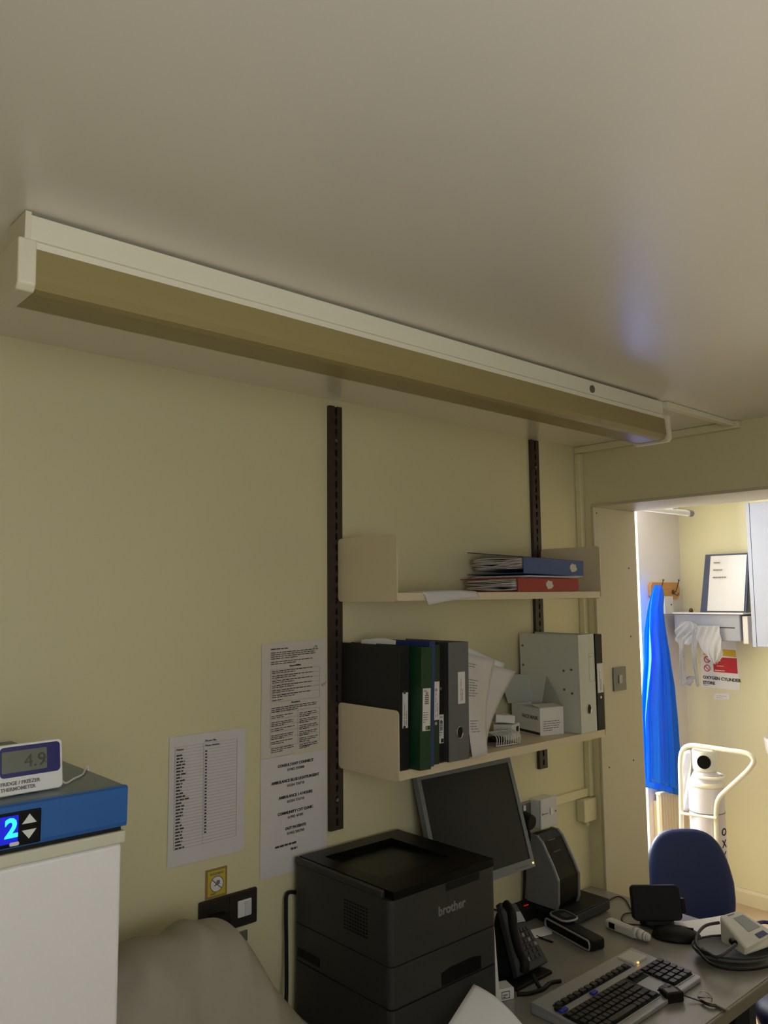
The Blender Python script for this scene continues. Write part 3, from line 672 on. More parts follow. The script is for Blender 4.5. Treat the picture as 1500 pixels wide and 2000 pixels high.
for i in range(9):
    for j in range(9): box(b, x0 - .0006, x0 + .001, y0 + .08 + i * .010, y0 + .086 + i * .010, 1.00 + j * .008, 1.004 + j * .008)
obj('side_vents', b, BLACKG, t)
obj('side_port', box(B(), x0 - .002, x0 + .002, y1 - .11, y1 - .02, .88, .90), BLACKG, t)
b = B(); tube(b, [(1.30, 1.79, 1.02), (1.26, 1.785, 1.03), (1.252, 1.78, .99), (1.25, 1.775, .9), (1.24, 1.76, .80), (1.22, 1.74, ZD + .006)], .005)
tag(obj('power_cable', b, BLACK, smooth=True), 'black cable hanging behind the left side of the printer', 'cable')

# monitor
BRp = Vector((2.110, 1.650, .941)); yaw = R(-2.1); tl = R(16.7); Wm = .412; Hm = .335
t = thing('computer_monitor', 'silver framed square monitor tilted back under the lower shelf', 'monitor', (0, 0, 0))
rx = Vector((math.cos(yaw), math.sin(yaw), 0)); nx = Vector((-math.sin(yaw), math.cos(yaw), 0)); up = Vector((0, 0, math.cos(tl))) + nx * math.sin(tl); bk = rx.cross(up) * -1
if bk.y < 0: bk = -bk
Om = BRp - rx * Wm; M3 = Matrix((rx, bk, up)).transposed().to_4x4(); M3.translation = Om
t.matrix_basis = M3
def fr(bm, a, b_, c, d, w1, y0, y1):
    box(bm, a, b_, y0, y1, c, c + w1[0]); box(bm, a, b_, y0, y1, d - w1[1], d); box(bm, a, a + w1[2], y0, y1, c + w1[0], d - w1[1]); box(bm, b_ - w1[3], b_, y0, y1, c + w1[0], d - w1[1])
b = B(); fr(b, 0, Wm, 0, Hm, (.026, .015, .015, .015), 0, .02); obj('bezel', b, mat('grey monitor bezel', C(112, 116, 118), .45), t, world=False)
obj('screen', box(B(), .015, Wm - .015, .003, .018, .026, Hm - .015), SCREEN, t, world=False)
obj('rear_shell', hexa(B(), [(.01, .0205, .01), (Wm - .01, .0205, .01), (Wm - .05, .05, .05), (.05, .05, .05), (.01, .0205, Hm - .01), (Wm - .01, .0205, Hm - .01), (Wm - .05, .05, Hm - .05), (.05, .05, Hm - .05)]), DGREY, t, world=False)
b = B(); cyl(b, (Wm - .008, -.0015, .012), (Wm - .008, .001, .012), .0028, n=12); obj('power_led', b, ORANGE, t, world=False)
b = B(); text(b, 'hyundai', .008, (Wm - .08, -.0006, .010), (1, 0, 0), (0, 0, 1)) if False else box(b, Wm - .09, Wm - .03, -.0006, .001, .009, .010); obj('trim_line', b, DGREY, t, world=False)
c = Om + rx * Wm * .5
b = B(); hexa(b, [(c.x - .035, 1.715, ZD + .02), (c.x + .035, 1.715, ZD + .02), (c.x + .035, 1.745, ZD + .02), (c.x - .035, 1.745, ZD + .02), (c.x - .03, 1.745, 1.02), (c.x + .03, 1.745, 1.02), (c.x + .03, 1.765, 1.02), (c.x - .03, 1.765, 1.02)])
obj('stand_column', b, DGREY, t, bev=.004)
b = B(); lathe(b, [(.005, 0), (.10, 0), (.103, .006), (.095, .014), (.04, .022), (.005, .023)], (c.x + .01, 1.675, ZD), n=40)
obj('stand_base', b, BLACK, t, smooth=True)

# dock + label printer
t = thing('docking_station', 'flat black box under the label printer with a cable', 'docking station', (2.42, 1.66, ZD))
obj('box_body', box(B(), 2.215, 2.455, 1.612, 1.775, ZD + .004, ZD + .040), BLACK, t, bev=.005)
obj('front_face', box(B(), 2.22, 2.45, 1.608, 1.6115, ZD + .010, ZD + .036), DGREY, t, bev=.002)
obj('foot', box(B(), 2.24, 2.43, 1.63, 1.75, ZD, ZD + .0038), BLACK, t)
b = B(); tube(b, [Vector((2.462, 1.66, ZD + .02)), Vector((2.49, 1.655, ZD + .006)), at(1205, 1751, 'z', ZD + .004), at(1222, 1758, 'z', ZD + .004), at(1232, 1775, 'z', ZD + .004), at(1245, 1790, 'z', ZD + .004)], .0022, 6)
tag(obj('data_cable', b, BLACK, smooth=True), 'thin black cable from the flat box to the black terminal', 'cable')
XL = 2.235; ZB = ZD + .0405
pr = [(1048, 1632), (1058, 1645), (1068, 1668), (1080, 1695), (1090, 1722), (1086, 1738)]
prf = [at(a, b_, 'x', XL) for a, b_ in pr]
t = thing('label_printer', 'grey and black label printer with curved front by the wall', 'label printer', (XL + .06, 1.68, ZB))
front = [(p.y, p.z) for p in prf]
ytop = front[0][0]; 
fy0 = min(p[0] for p in front)
prof = [(min(ytop + .055, 1.79), ZB), (min(ytop + .055, 1.79), front[0][1] - .02), (ytop + .03, front[0][1])] + front[:-1] + [(fy0 + .002, ZB + .02), (fy0 + .01, ZB)]
for nm, xa, xb, m_, sc in (('left_side', XL, XL + .012, MGREY, 0), ('right_side', XL + .113, XL + .125, MGREY, 0)):
    obj(nm, prism(B(), [(xa, y, z) for y, z in prof], (xb - xa, 0, 0)), m_, t, bev=.003)
prof2 = [(y + (.004 if i > 1 else 0), z - .004 if i in (1, 2) else z) for i, (y, z) in enumerate(prof)]
obj('core', prism(B(), [(XL + .0125, y, max(z, ZB)) for y, z in prof2], (.1, 0, 0)), BLACKG, t)
b = B()
for i in range(1, 3):
    a = front[i]; box(b, XL + .035, XL + .075, a[0] - .0005, a[0] + .006, a[1] - .003, a[1] - .001)
obj('control_marks', b, DSTEEL, t)
b = B(); tube(b, [(XL + .006, y, z) for y, z in front[1:5]], .003, 6); tube(b, [(XL + .119, y, z) for y, z in front[1:5]], .003, 6); obj('rim_trim', b, SILVER, t, smooth=True)

# clutter between monitor and phone
t = thing('black_adapter', 'black rounded adapter with a tiny red light behind the desk phone', 'adapter', at(1035, 1790, 'z', ZD))
p = at(1035, 1788, 'z', ZD); box_ = rbox(B(), p.x - .075, p.x + .055, p.y - .03, p.y + .05, ZD + .001, ZD + .042, .02)
obj('housing', box_, BLACK, t, bev=.004)
b = B(); q = at(1028, 1768, 'z', ZD + .0425); box(b, q.x - .012, q.x + .01, q.y - .002, q.y + .002, ZD + .042, ZD + .0435); obj('red_light', b, mat('red led', C(160, 20, 10), .4, emit=C(200, 20, 10), estr=.5), t)
b = B(); tube(b, [q + Vector((-.05, .01, -.01)), q + Vector((-.1, .02, 0)), q + Vector((-.13, .05, .01)), q + Vector((-.14, .1, .0)), q + Vector((-.15, .14, -.03))], .003); tag(obj('network_cable', b, BLACK, smooth=True), 'black cable leaving the adapter behind the monitor', 'cable')
b = B(); sheet(b, lambda u, v: at(1030 + 48 * u, 1818 - 12 * u + 18 * v, 'z', ZD + .002 + .0015 * math.sin(3 * u)), 5, 4, .0012); tag(obj('paper_sheet', b, PAPER2), 'scrap of white paper beneath the black adapter', 'paper')
t = thing('pen_tube', 'white plastic tube standing between the printer and the phone', 'tube', at(969, 1850, 'z', ZD))
p = Vector((1.70, 1.50, ZD)); 
b = B(); p = at(969, 1850, 'y', 1.45); cyl(b, (p.x, 1.45, ZD), (p.x + .004, 1.47, .935), .0085, n=16); obj('barrel', b, WPL, t)
b = B(); cyl(b, (p.x + .004, 1.47, .935), (p.x + .005, 1.475, .95), .0095, n=16); obj('cap', b, PAPER2, t)
b = B(); pts = [at(960, 1922, 'z', ZD + .001)]
t = thing('surface_socket_box', 'small white cube box with a printed square in front of the printer', 'box', at(988, 1955, 'z', ZD), (0, 0, R(-22)))
obj('box_body', box(B(), -.042, .026, 0, .045, 0, .030), WPL, t, world=False, bev=.003)
b = B(); fr(b, -.012, .012, .006, .024, (.0015, .0015, .0015, .0015), -.0006, .0); lines(b, (-.008, -.0004, .014), (1, 0, 0), (0, 0, 1), .015, 2, .005, .002); obj('printed_square', b, INK, t, world=False)

# desk phone
t = thing('desk_phone', 'dark grey desk telephone propped up beside the printer', 'telephone', (1.86, 1.47, ZD))
FBL = Vector((1.800, 1.432, ZD + .035)); FBR = Vector((1.935, 1.440, ZD + .030)); FTL = Vector((1.775, 1.575, .925)); FTR = Vector((1.880, 1.590, .925))
FBL = at(1012, 1908, 'z', ZD + .03); FBR = at(1072, 1878, 'z', ZD + .03); FTL = at(976, 1762, 'y', FBL.y + .115); FTR = at(1008, 1764, 'y', FBR.y + .125)
dn = (FBR - FBL).cross(FTL - FBL).normalized(); dn = dn if dn.y > 0 else -dn
dd = dn * .022
b = B(); hexa(b, [FBL, FBR, FBR + dd, FBL + dd, FTL, FTR, FTR + dd, FTL + dd]); obj('face_plate', b, DGREY, t, bev=.004)
b = B(); hexa(b, [FBL + dd + Vector((.01, .0, -.0)), FBR + dd + Vector((-.01, 0, 0)), (FBR.x, FBR.y + .11, ZD + .012), (FBL.x, FBL.y + .11, ZD + .012), FTL + dd * 1.1 + Vector((.01, 0, -.02)), FTR + dd * 1.1 + Vector((-.01, 0, -.02)), FTR + dd * 1.6 + Vector((-.01, 0, -.03)), FTL + dd * 1.6 + Vector((.01, 0, -.03))]); obj('body', b, BLACK, t)
b = B(); box(b, FBL.x - .02, FBR.x, FBL.y - .012, FBL.y + .13, ZD, ZD + .010); obj('foot', b, BLACK, t, bev=.003)
def face(u, v, h=0): return (FBL * (1 - u) + FBR * u) * (1 - v) + (FTL * (1 - u) + FTR * u) * v - dn * h
for r_ in range(6):
    for c_ in range(4):
        u0 = .38 + c_ * .15; v0 = .12 + r_ * .085
        b = B(); hexa(b, [face(u0, v0, -.001), face(u0 + .1, v0, -.001), face(u0 + .1, v0 + .055, -.001), face(u0, v0 + .055, -.001), face(u0, v0, .003), face(u0 + .1, v0, .003), face(u0 + .1, v0 + .055, .003), face(u0, v0 + .055, .003)])
        obj('phone_key', b, MGREY if (r_ + c_) % 5 == 0 else DGREY, t)
b = B(); hexa(b, [face(.4, .68, -.001), face(.95, .68, -.001), face(.95, .85, -.001), face(.4, .85, -.001), face(.4, .68, .002), face(.95, .68, .002), face(.95, .85, .002), face(.4, .85, .002)]); obj('phone_display', b, SMOKE, t)
b = B(); tube(b, [face(.12, .02, .012), face(.1, .12, .026), face(.1, .3, .018), face(.12, .6, .018), face(.14, .8, .026), face(.16, .95, .012)], .013, 12); obj('handset', b, BLACK, t, smooth=True)
b = B(); tube(b, [at(1040, 1903, 'z', ZD + .035), at(1052, 1925, 'z', ZD + .01), at(1060, 1932, 'z', ZD + .005), at(1075, 1920, 'z', ZD + .005), at(1095, 1916, 'z', ZD + .004)], .0055); tube(b, [at(1010, 1942, 'z', ZD + .005), at(1035, 1940, 'z', ZD + .005), at(1060, 1932, 'z', ZD + .005)], .0055)
tag(obj('handset_cord', b, BLACK, smooth=True), 'black forked cord between the desk phone and the keyboard', 'cord')

# clamshell device
p0 = at(1063, 1812, 'z', ZD); p1 = at(1152, 1862, 'z', ZD)
d = (p1 - p0); yw = math.atan2(d.y, d.x); Ln = d.length
t = thing('glucose_meter_case', 'black case with silver rim and open flap on the desk', 'case', p0, (0, 0, yw))
Wc = .062; Hc = .034
obj('case_body', box(B(), 0, Ln, .006, Wc, 0, Hc), BLACK, t, world=False, bev=.008)
b = B(); tube(b, [(x, .002, z) for x, z in rrect(Ln / 2, Hc / 2 + .001, Ln - .006, Hc - .006, .012)], .003, 6, smooth=False, closed=True); obj('silver_rim', b, SILVER, t, world=False, smooth=True)
b = B(); prism(b, [(x, y, Hc + .006) for x, y in rrect(.045, Wc / 2 + .012, .078, .058, .02)], (0, 0, .006)); fl = obj('flap', b, BLACK, t, world=False)
b = B(); tube(b, [(x, y, Hc + .009) for x, y in rrect(.045, Wc / 2 + .012, .082, .062, .022)], .0035, 6, smooth=False, closed=True); obj('flap_rim', b, SILVER, fl, world=False, smooth=True)
b = B(); prism(b, [(x, y, Hc + .0122) for x, y in rrect(.05, Wc / 2 + .015, .035, .028, .004)], (0, 0, .001)); obj('flap_window', b, DGREY, fl, world=False)
b = B(); box(b, .01, .08, .01, Wc - .005, Hc, Hc + .0058); obj('hinge_block', b, BLACK, t, world=False)
b = B(); tube(b, [at(1048, 1828, 'z', ZD + .003), at(1062, 1834, 'z', ZD + .003), at(1080, 1840, 'z', ZD + .003)], .0025, 6); tag(obj('black_pen', b, BLACK, smooth=True), 'thin black pen left of the silver rimmed case', 'pen')

# ear thermometer
p0 = at(1180, 1812, 'z', ZD); p1 = at(1262, 1846, 'z', ZD); d = p1 - p0; Ln = d.length
t = thing('ear_thermometer', 'white hand held thermometer lying on the desk by the keyboard', 'thermometer', p0, (0, 0, math.atan2(d.y, d.x)))
b = B(); box(b, 0, Ln * .72, -.0, .034, 0, .028); obj('handle_body', b, GWH, t, world=False, bev=.009)
b = B(); rings = [(0.66, .016), (.76, .0165), (.88, .0135), (.95, .0125), (.985, .011), (1.0, .006)]
for (a, r0), (c_, r1) in zip(rings, rings[1:]): cyl(b, (Ln * a, .017, .0165), (Ln * c_, .017, .0165), r0, r1, 20)
obj('probe_cap', b, WPL, t, world=False, smooth=True)
obj('display', box(B(), Ln * .12, Ln * .26, -.0006, .002, .007, .024), BLACKG, t, world=False)
obj('side_grip', box(B(), Ln * .32, Ln * .42, -.0006, .002, .006, .024), PAPERC, t, world=False)

# keyboard
kx0, kx1, ky0, ky1 = 1.722, 2.205, 1.162, 1.380
t = thing('computer_keyboard', 'silver and black wide keyboard across the desk', 'keyboard', (kx0, ky0, ZD), (0, 0, R(0)))
KW, KD = kx1 - kx0, ky1 - ky0
def zk(y): return .013 + .012 * y / KD
b = B(); prism(b, [(x, y, .001) for x, y in rrect(KW / 2, KD / 2, KW, KD, .012)], (0, 0, .012))
obj('case', b, SILVER, t, world=False, bev=.003)
b = B(); prism(b, [(KW * 0 + .006, .018, .013), (.006, KD - .004, .013), (.006, KD - .004, .026), (.006, .018, .0145)], (KW - .012, 0, 0)); obj('top_plate', b, SILVER, t, world=False)
def well(x0, x1, y0, y1, name='key_well', m_=BLACK):
    b = B(); hexa(b, [(x0, y0, .013), (x1, y0, .013), (x1, y1, .013), (x0, y1, .013), (x0, y0, zk(y0) + .0025), (x1, y0, zk(y0) + .0025), (x1, y1, zk(y1) + .0025), (x0, y1, zk(y1) + .0025)]); obj(name, b, m_, t, world=False)
well(.016, .300, .022, .128); well(.305, .365, .094, .128); well(.372, KW - .012, .022, .128)
well(.035, .372, .150, .170, 'function_well'); well(.315, .357, .022, .040, 'arrow_well')
KT = mat('key top', C(34, 34, 36), .4)
kb_ = B(); prism(kb_, [(x, y, 0) for x, y in rrect(0, 0, .0155, .0155, .002, 2)], (0, 0, .006)); km = bpy.data.meshes.new('key'); kb_.to_mesh(km); kb_.free(); km.materials.append(KT)
def key(x, y, sx=1):
    o = bpy.data.objects.new('key', km); COL.objects.link(o); o.parent = t; o.location = (x, y, zk(y) + .0022); o.scale = (sx, 1, 1)
nk = 0
for r_ in range(5):
    y = .033 + r_ * .0205; off = (0, .006, .002, -.002, 0)[r_]
    if r_ == 0:
        for x, s in ((.027, 1.1), (.048, 1.1), (.069, 1.1), (.137, 7.2), (.205, 1.1), (.226, 1.1), (.247, 1.1), (.28, 1.6)):
            key(x, y, s)
    else:
        for c_ in range(13): key(.028 + c_ * .0203 + off, y, 1.0 if c_ < 12 else 1.5)
for r_ in range(5):
    for c_ in range(4):
        if KW - .012 > .383 + c_ * .0245: key(.384 + c_ * .0262, .033 + r_ * .0205, 1.3)
for r_ in range(1):
    for c_ in range(3): key(.316 + c_ * .0195, .1155)
for c_ in range(3): key(.324 + c_ * .0135, .031, .75)
for c_ in range(13): key(.048 + c_ * .0255, .160, 1.2)
for xa, xb in ((.02, .05), (.155, .18)): obj('blue_accent', box(B(), xa, xb, .131, .143, .022, .0275), KBLUE, t, world=False, bev=.002)
b = B(); cyl(b, (.03, .150, .02), (.03, .150, .0285), .010); obj('round_button', b, BLACK, t, world=False)
b = B(); box(b, .385, .455, .150, .205, .02, .030); obj('corner_panel', b, GWH, t, world=False, bev=.004)
b = B(); box(b, .4, .405, .146, .149, .025, .028); obj('status_light', b, ORANGE, t, world=False)

# black upright terminal, oval base
p = at(1288, 1806, 'z', ZD + .014)
t = thing('card_terminal', 'black rounded terminal standing in front of the blue chair', 'terminal', p, (R(-14), 0, R(-42)))
b = B(); prism(b, [(x, 0, z) for x, z in rrect(0, .062, .155, .104, .014)], (0, .03, 0)); obj('casing', b, BLACK, t, world=False, bev=.004)
b = B(); box(b, .078, .092, .002, .03, .03, .075); obj('side_handle', b, BLACKG, t, world=False, bev=.003)
b = B(); prism(b, [(x, y, .0) for x, y in rrect(0, .025, .10, .07, .02)], (0, 0, .010)); obj('foot', b, BLACK, t, world=False)
p = at(1322, 1832, 'z', ZD)
t = thing('computer_mouse', 'black oval mouse shape beside the papers', 'mouse', p, (0, 0, R(-55)))
b = B()
def dome(u, v):
    a = u * 2 * PI; rr = math.sin(v * PI / 2)
    return (.075 * rr * math.cos(a), .046 * rr * math.sin(a), .034 * math.cos(v * PI / 2) + .0012)
n = 28; rows = []
for j in range(9): rows.append([b.verts.new(dome(i / n, j / 8 if j else .02)) for i in range(n)])
for a_, c_ in zip(rows, rows[1:]):
    for i in range(n): b.faces.new((a_[i], a_[(i + 1) % n], c_[(i + 1) % n], c_[i]))
b.faces.new(rows[0]); b.faces.new(rows[-1][::-1])
obj('shell', b, BLACK, t, world=False, smooth=True)
b = B(); box(b, .02, .05, -.0015, .0015, .026, .033); obj('scroll_slot', b, BLACKG, t, world=False)
b = B(); tube(b, [at(1240, 1783, 'z', ZD + .004), at(1220, 1785, 'z', ZD + .004), at(1214, 1797, 'z', ZD + .004), at(1228, 1805, 'z', ZD + .004), at(1262, 1808, 'z', ZD + .004), at(1285, 1818, 'z', ZD + .004)], .0022, 6)
tag(obj('mouse_cable', b, BLACK, smooth=True), 'thin black cable looping on the desk left of the terminal', 'cable')

# papers under the blood pressure monitor
for k, lb in enumerate(('lowest white form in the pile right of the terminal', 'middle white form in the pile right of the terminal', 'topmost white form in the pile right of the terminal')):
    q = at(1400, 1822, 'z', ZD); an = R(-38 + 7 * k); ca, sa = math.cos(an), math.sin(an)
    b = B(); sheet(b, lambda u, v: (q.x + .0 + ca * (u - .5) * .20 - sa * (v - .5) * .17, q.y + sa * (u - .5) * .20 + ca * (v - .5) * .17, ZD + .0015 + k * .004 + .0015 * math.sin(u * 4 + k) + .001), 8, 6, .0015)
    tag(obj('paper_form', b, PAPER2), lb, 'paper', 'forms piled on the desk')
# kidney tray
q = at(1440, 1872, 'z', ZD); q.x += .0
t = thing('kidney_dish', 'shallow grey oval dish under the blood pressure monitor', 'dish', (q.x, q.y + .01, ZD), (0, 0, R(-40)))
b = B(); prof = [(.02, .0125), (.82, .0135), (.95, .022), (1.0, .030), (1.03, .029), (.97, .016), (.86, .0122), (.02, .0121)]
n = 40; rows = []
for r_, z in prof: rows.append([b.verts.new((.115 * r_ * math.cos(2 * PI * i / n), .078 * r_ * math.sin(2 * PI * i / n), z)) for i in range(n)])
for a_, c_ in zip(rows, rows[1:]):
    for i in range(n): b.faces.new((a_[i], a_[(i + 1) % n], c_[(i + 1) % n], c_[i]))
obj('bowl', b, MGREY, t, world=False, smooth=True)
b = B(); tube(b, [(.117 * math.cos(2 * PI * i / 24), .08 * math.sin(2 * PI * i / 24), .029) for i in range(24)], .0035, 8, smooth=False, closed=True); obj('rim', b, DGREY, t, world=False, smooth=True)
# BP monitor
def z_(px, py, z): return at(px, py, 'z', z)
t = thing('blood_pressure_monitor', 'white blood pressure monitor with display and blue button', 'blood pressure monitor', (q.x, q.y, ZD))
z0 = ZD + .034
A = z_(1407, 1840, z0); Bq = z_(1455, 1868, z0); Cq = z_(1525, 1842, z0); Dq = z_(1470, 1815, z0)
A2 = z_(1405, 1788, z0 + .062); D2 = z_(1442, 1776, z0 + .058); B2 = z_(1458, 1852, z0 + .018); C2 = z_(1515, 1822, z0 + .018)
b = B(); hexa(b, [A, Bq, Cq, Dq, A2, B2, C2, D2]); obj('casing', b, GWH, t, bev=.006)
def tf(u, v, h):  # on the sloping top: u along A2->D2, v along A2->B2
    p = (A2 * (1 - u) + D2 * u) * (1 - v) + (B2 * (1 - u) + C2 * u) * v
    n_ = (B2 - A2).cross(D2 - A2).normalized(); n_ = n_ if n_.z > 0 else -n_
    return p + n_ * h
def pad(u0, u1, v0, v1, h, nm, m_):
    b = B(); hexa(b, [tf(u0, v0, -.002), tf(u1, v0, -.002), tf(u1, v1, -.002), tf(u0, v1, -.002), tf(u0, v0, h), tf(u1, v0, h), tf(u1, v1, h), tf(u0, v1, h)]); return obj(nm, b, m_, t)
pad(.42, .86, .2, .68, .0016, 'display', SMOKE); pad(.5, .8, .80, .94, .002, 'start_button', NAVY); pad(.3, .62, .07, .10, .001, 'printed_mark', INKL)
hp = A * .45 + Bq * .55; hp.z += .02
b = B(); cyl(b, hp + Vector((-.004, -.006, 0)), hp + Vector((.008, .008, 0)), .009); obj('air_port', b, BLACK, t)
b = B(); hs = hp + Vector((-.008, -.010, 0))
tube(b, [hs, z_(1405, 1868, ZD + .05), z_(1385, 1862, ZD + .04), z_(1362, 1848, ZD + .035), z_(1362, 1826, ZD + .04), z_(1378, 1808, ZD + .05), z_(1405, 1802, ZD + .055)], .0045, 8)
tag(obj('air_hose', b, DGREY, smooth=True), 'grey rubber air hose curling from the blood pressure monitor', 'hose')
b = B(); tube(b, [z_(1362, 1855, ZD + .036), z_(1385, 1880, ZD + .036), z_(1420, 1892, ZD + .036), z_(1470, 1893, ZD + .036), z_(1510, 1885, ZD + .036)], .004, 8); tube(b, [z_(1372, 1852, ZD + .037), z_(1392, 1868, ZD + .04), z_(1402, 1872, ZD + .04)], .003, 8)
tag(obj('stethoscope_tube', b, BLACK, smooth=True), 'black stethoscope tubing lying around the grey oval dish', 'stethoscope')
b = B(); tube(b, [z_(1472, 1806, ZD + .015), z_(1490, 1801, ZD + .015), z_(1520, 1805, ZD + .015)], .006, 8); tag(obj('arm_cuff_strap', b, NAVY, smooth=True), 'navy cuff edge behind the blood pressure monitor', 'cuff')

# small black cube, wire and keys
q = at(1320, 1960, 'z', ZD)
t = thing('usb_hub', 'small black cube adapter in front of the keyboard', 'adapter', (q.x, q.y, ZD), (0, 0, R(-28)))
obj('cube_body', box(B(), -.026, .026, 0, .034, .0, .026), BLACK, t, world=False, bev=.004)
obj('top_label', box(B(), -.018, .014, .006, .028, .0262, .0268), MGREY, t, world=False)
b = B(); tube(b, [q + Vector((.026, 0, .014)), z_(1358, 1952, ZD + .006), z_(1375, 1958, ZD + .003)], .0018, 6); tag(obj('thin_wire', b, DGREY, smooth=True), 'thin wire from the small black cube to the keys', 'wire')
t = thing('key_ring', 'steel key ring with key and clip near the desk edge', 'keys', z_(1385, 1948, ZD))
c0 = z_(1377, 1944, ZD + .005); b = B(); tube(b, [c0 + Vector((.017 * math.cos(a), .017 * math.sin(a), .003 * math.sin(2 * a))) for a in [2 * PI * k / 20 for k in range(20)]], .0016, 6, smooth=False, closed=True); obj('ring', b, STEEL, t, smooth=True)
b = B(); tube(b, [z_(1370, 1955, ZD + .006), z_(1385, 1962, ZD + .007), z_(1398, 1964, ZD + .006)], .0045, 8); obj('clip', b, BRASS, t, smooth=True)
b = B(); a = z_(1398, 1964, ZD + .004); c_ = z_(1420, 1975, ZD + .004); tube(b, [a, c_], .004, 8, smooth=False); obj('key_blade', b, STEEL, t)

# sheet leaning on the printer
ap = at(925, 1922, 'y', 1.385); 
t = thing('paper_sheet', 'large white sheet propped in front of the printer', 'paper', (1.55, 1.3, ZD))
Lb = Vector((1.38, 1.30, ZD + .004)); Rb = at(1035, 2010, 'z', ZD + .004); 
b = B()
P0 = ap; P1 = at(868, 2012, 'y', 1.34); P2 = at(1030, 2012, 'y', 1.26)
Bt = Vector((P1.x + .02, 1.24, ZD + .003)); Bt2 = Vector((P2.x, 1.22, ZD + .003))
def fn(u, v):
    top = P0 * (1 - u) + P2 * u + Vector((0, 0, .014)) * math.sin(PI * u)
    bot = P1 * (1 - u) + Bt2 * u
    p = top * (1 - v) + bot * v
    p.z = max(p.z, ZD + .003); return p
sheet(b, fn, 12, 12, .001); obj('page', b, PAPER2, t, smooth=True)

# crumpled cloth bag beside the printer
t = thing('cloth_bag', 'bulky beige cloth bag slumped between fridge and printer', 'bag', (.9, 1.55, ZD))
SP = [(236, 1880), (258, 1857), (300, 1840), (345, 1835), (362, 1824), (372, 1810), (382, 1804), (410, 1808), (430, 1803), (442, 1801), (452, 1814), (466, 1832), (480, 1852), (500, 1893), (520, 1922), (545, 1950), (570, 1975), (600, 2003), (640, 2060)]
sil = [(p.x, p.z) for p in (at(a, c, 'y', 1.54) for a, c in SP)]
X0, X1 = .60, sil[-1][0]
sil = [(.58, .86), (.62, sil[0][1] - .05)] + [q for q in sil if q[0] > .63]
def silz(x):
    for (xa, za), (xb, zb) in zip(sil, sil[1:]):
        if xa <= x <= xb: return za + (zb - za) * (x - xa) / (xb - xa)
    return ZD
b = B(); NU, NV = 110, 34; rows = []
for i in range(NU + 1):
    x = X0 + (X1 - X0) * i / NU; H_ = max(silz(x) - ZD, .006); row = []
    for j in range(NV + 1):
        a = PI * j / NV; s = max(0, math.sin(a)); c_ = math.cos(a)
        f_ = s ** .5
        dep = (.13 if c_ > 0 else .20) * (.5 + .5 * min(1, H_ / .3))
        yy = 1.54 - c_ * dep if c_ > 0 else 1.54 - c_ * dep
        cr = (.010 * math.sin(x * 24 + yy * 18 + 3 * math.sin(x * 9)) + .005 * math.sin(x * 61 - yy * 47 + 2)) * s * min(1, max(0, (abs(c_) - .05) * 3))
        row.append(b.verts.new((x, yy - cr, ZD + .002 + H_ * f_ + cr * .2)))
    rows.append(row)
for i in range(NU):
    for j in range(NV): b.faces.new((rows[i][j], rows[i + 1][j], rows[i + 1][j + 1], rows[i][j + 1]))
b.faces.new(rows[0]); b.faces.new(rows[-1][::-1])
for i in range(NU): b.faces.new((rows[i][0], rows[i][NV], rows[i + 1][NV], rows[i + 1][0]))
obj('cloth', b, BAG, t, smooth=True)
b = B(); p = at(478, 1834, 'y', 1.57); q = at(462, 1822, 'y', 1.57); box(b, p.x - .022, p.x + .006, 1.568, 1.572, p.z - .004, p.z + .018)
tag(obj('name_tag', b, DSTEEL), 'small grey tag clipped beside the beige bag', 'tag')

# ------------------------------------------------------------------ blue chair in the doorway
ang = math.atan2(-.80, -.60)
t = thing('office_chair', 'blue vinyl office chair standing in the doorway', 'chair', (3.045, 1.59, 0), (0, 0, ang - PI / 2 + PI))
# local: +y is away from the viewer, backrest faces -y
BW, BH, BZ = .35, .40, .455
b = B(); pts = []
outl = []
for k in range(48):
    a = 2 * PI * k / 48; ca, sa = math.cos(a), math.sin(a)
    ex = .62
    x = abs(ca) ** ex * (1 if ca > 0 else -1); z = abs(sa) ** ex * (1 if sa > 0 else -1)
    wid = BW / 2 * (1.0 - .16 * max(0, z)); outl.append((x * wid, BZ + BH / 2 + z * BH / 2))
cx_, cz_ = 0, BZ + BH / 2
def ring(sc, y): return [b.verts.new((x * sc, y + .9 * (x * sc) ** 2 * -1 + .0, cz_ + (z - cz_) * sc)) for x, z in outl]
rs = [ring(.45, -.028), ring(.8, -.026), ring(.94, -.020), ring(1.0, -.006), ring(1.0, .014), ring(.96, .026), ring(.5, .03)]
for a_, c_ in zip(rs, rs[1:]):
    for i in range(48): b.faces.new((a_[i], a_[(i + 1) % 48], c_[(i + 1) % 48], c_[i]))
b.faces.new(rs[0][::-1]); b.faces.new(rs[-1])
bo = obj('backrest', b, VINYL, t, world=False, smooth=True); bo.location = (0, .02, 0); bo.rotation_euler = (R(-9), 0, 0)
b = B(); rr_ = rrect(0, -.24, .46, .44, .11)
v0 = None
for z, s in ((.44, .9), (.45, .98), (.475, 1.0), (.495, .97), (.505, .85)):
    rw = [b.verts.new((x * s, -.24 + (y + .24) * s, z)) for x, y in rr_]
    if v0: 
        for i in range(len(rw)): b.faces.new((v0[i], v0[(i + 1) % len(rw)], rw[(i + 1) % len(rw)], rw[i]))
    else: b.faces.new(rw[::-1])
    v0 = rw
b.faces.new(v0); obj('seat', b, VINYL, t, world=False, smooth=True)
b = B(); tube(b, [(0, .17, .62), (0, .16, .5), (0, .10, .42), (0, -.12, .41)], .014); obj('back_support', b, BLACK, t, world=False, smooth=True)
b = B(); cyl(b, (0, -.2, .10), (0, -.2, .438), .024); obj('gas_column', b, BLACK, t, world=False)
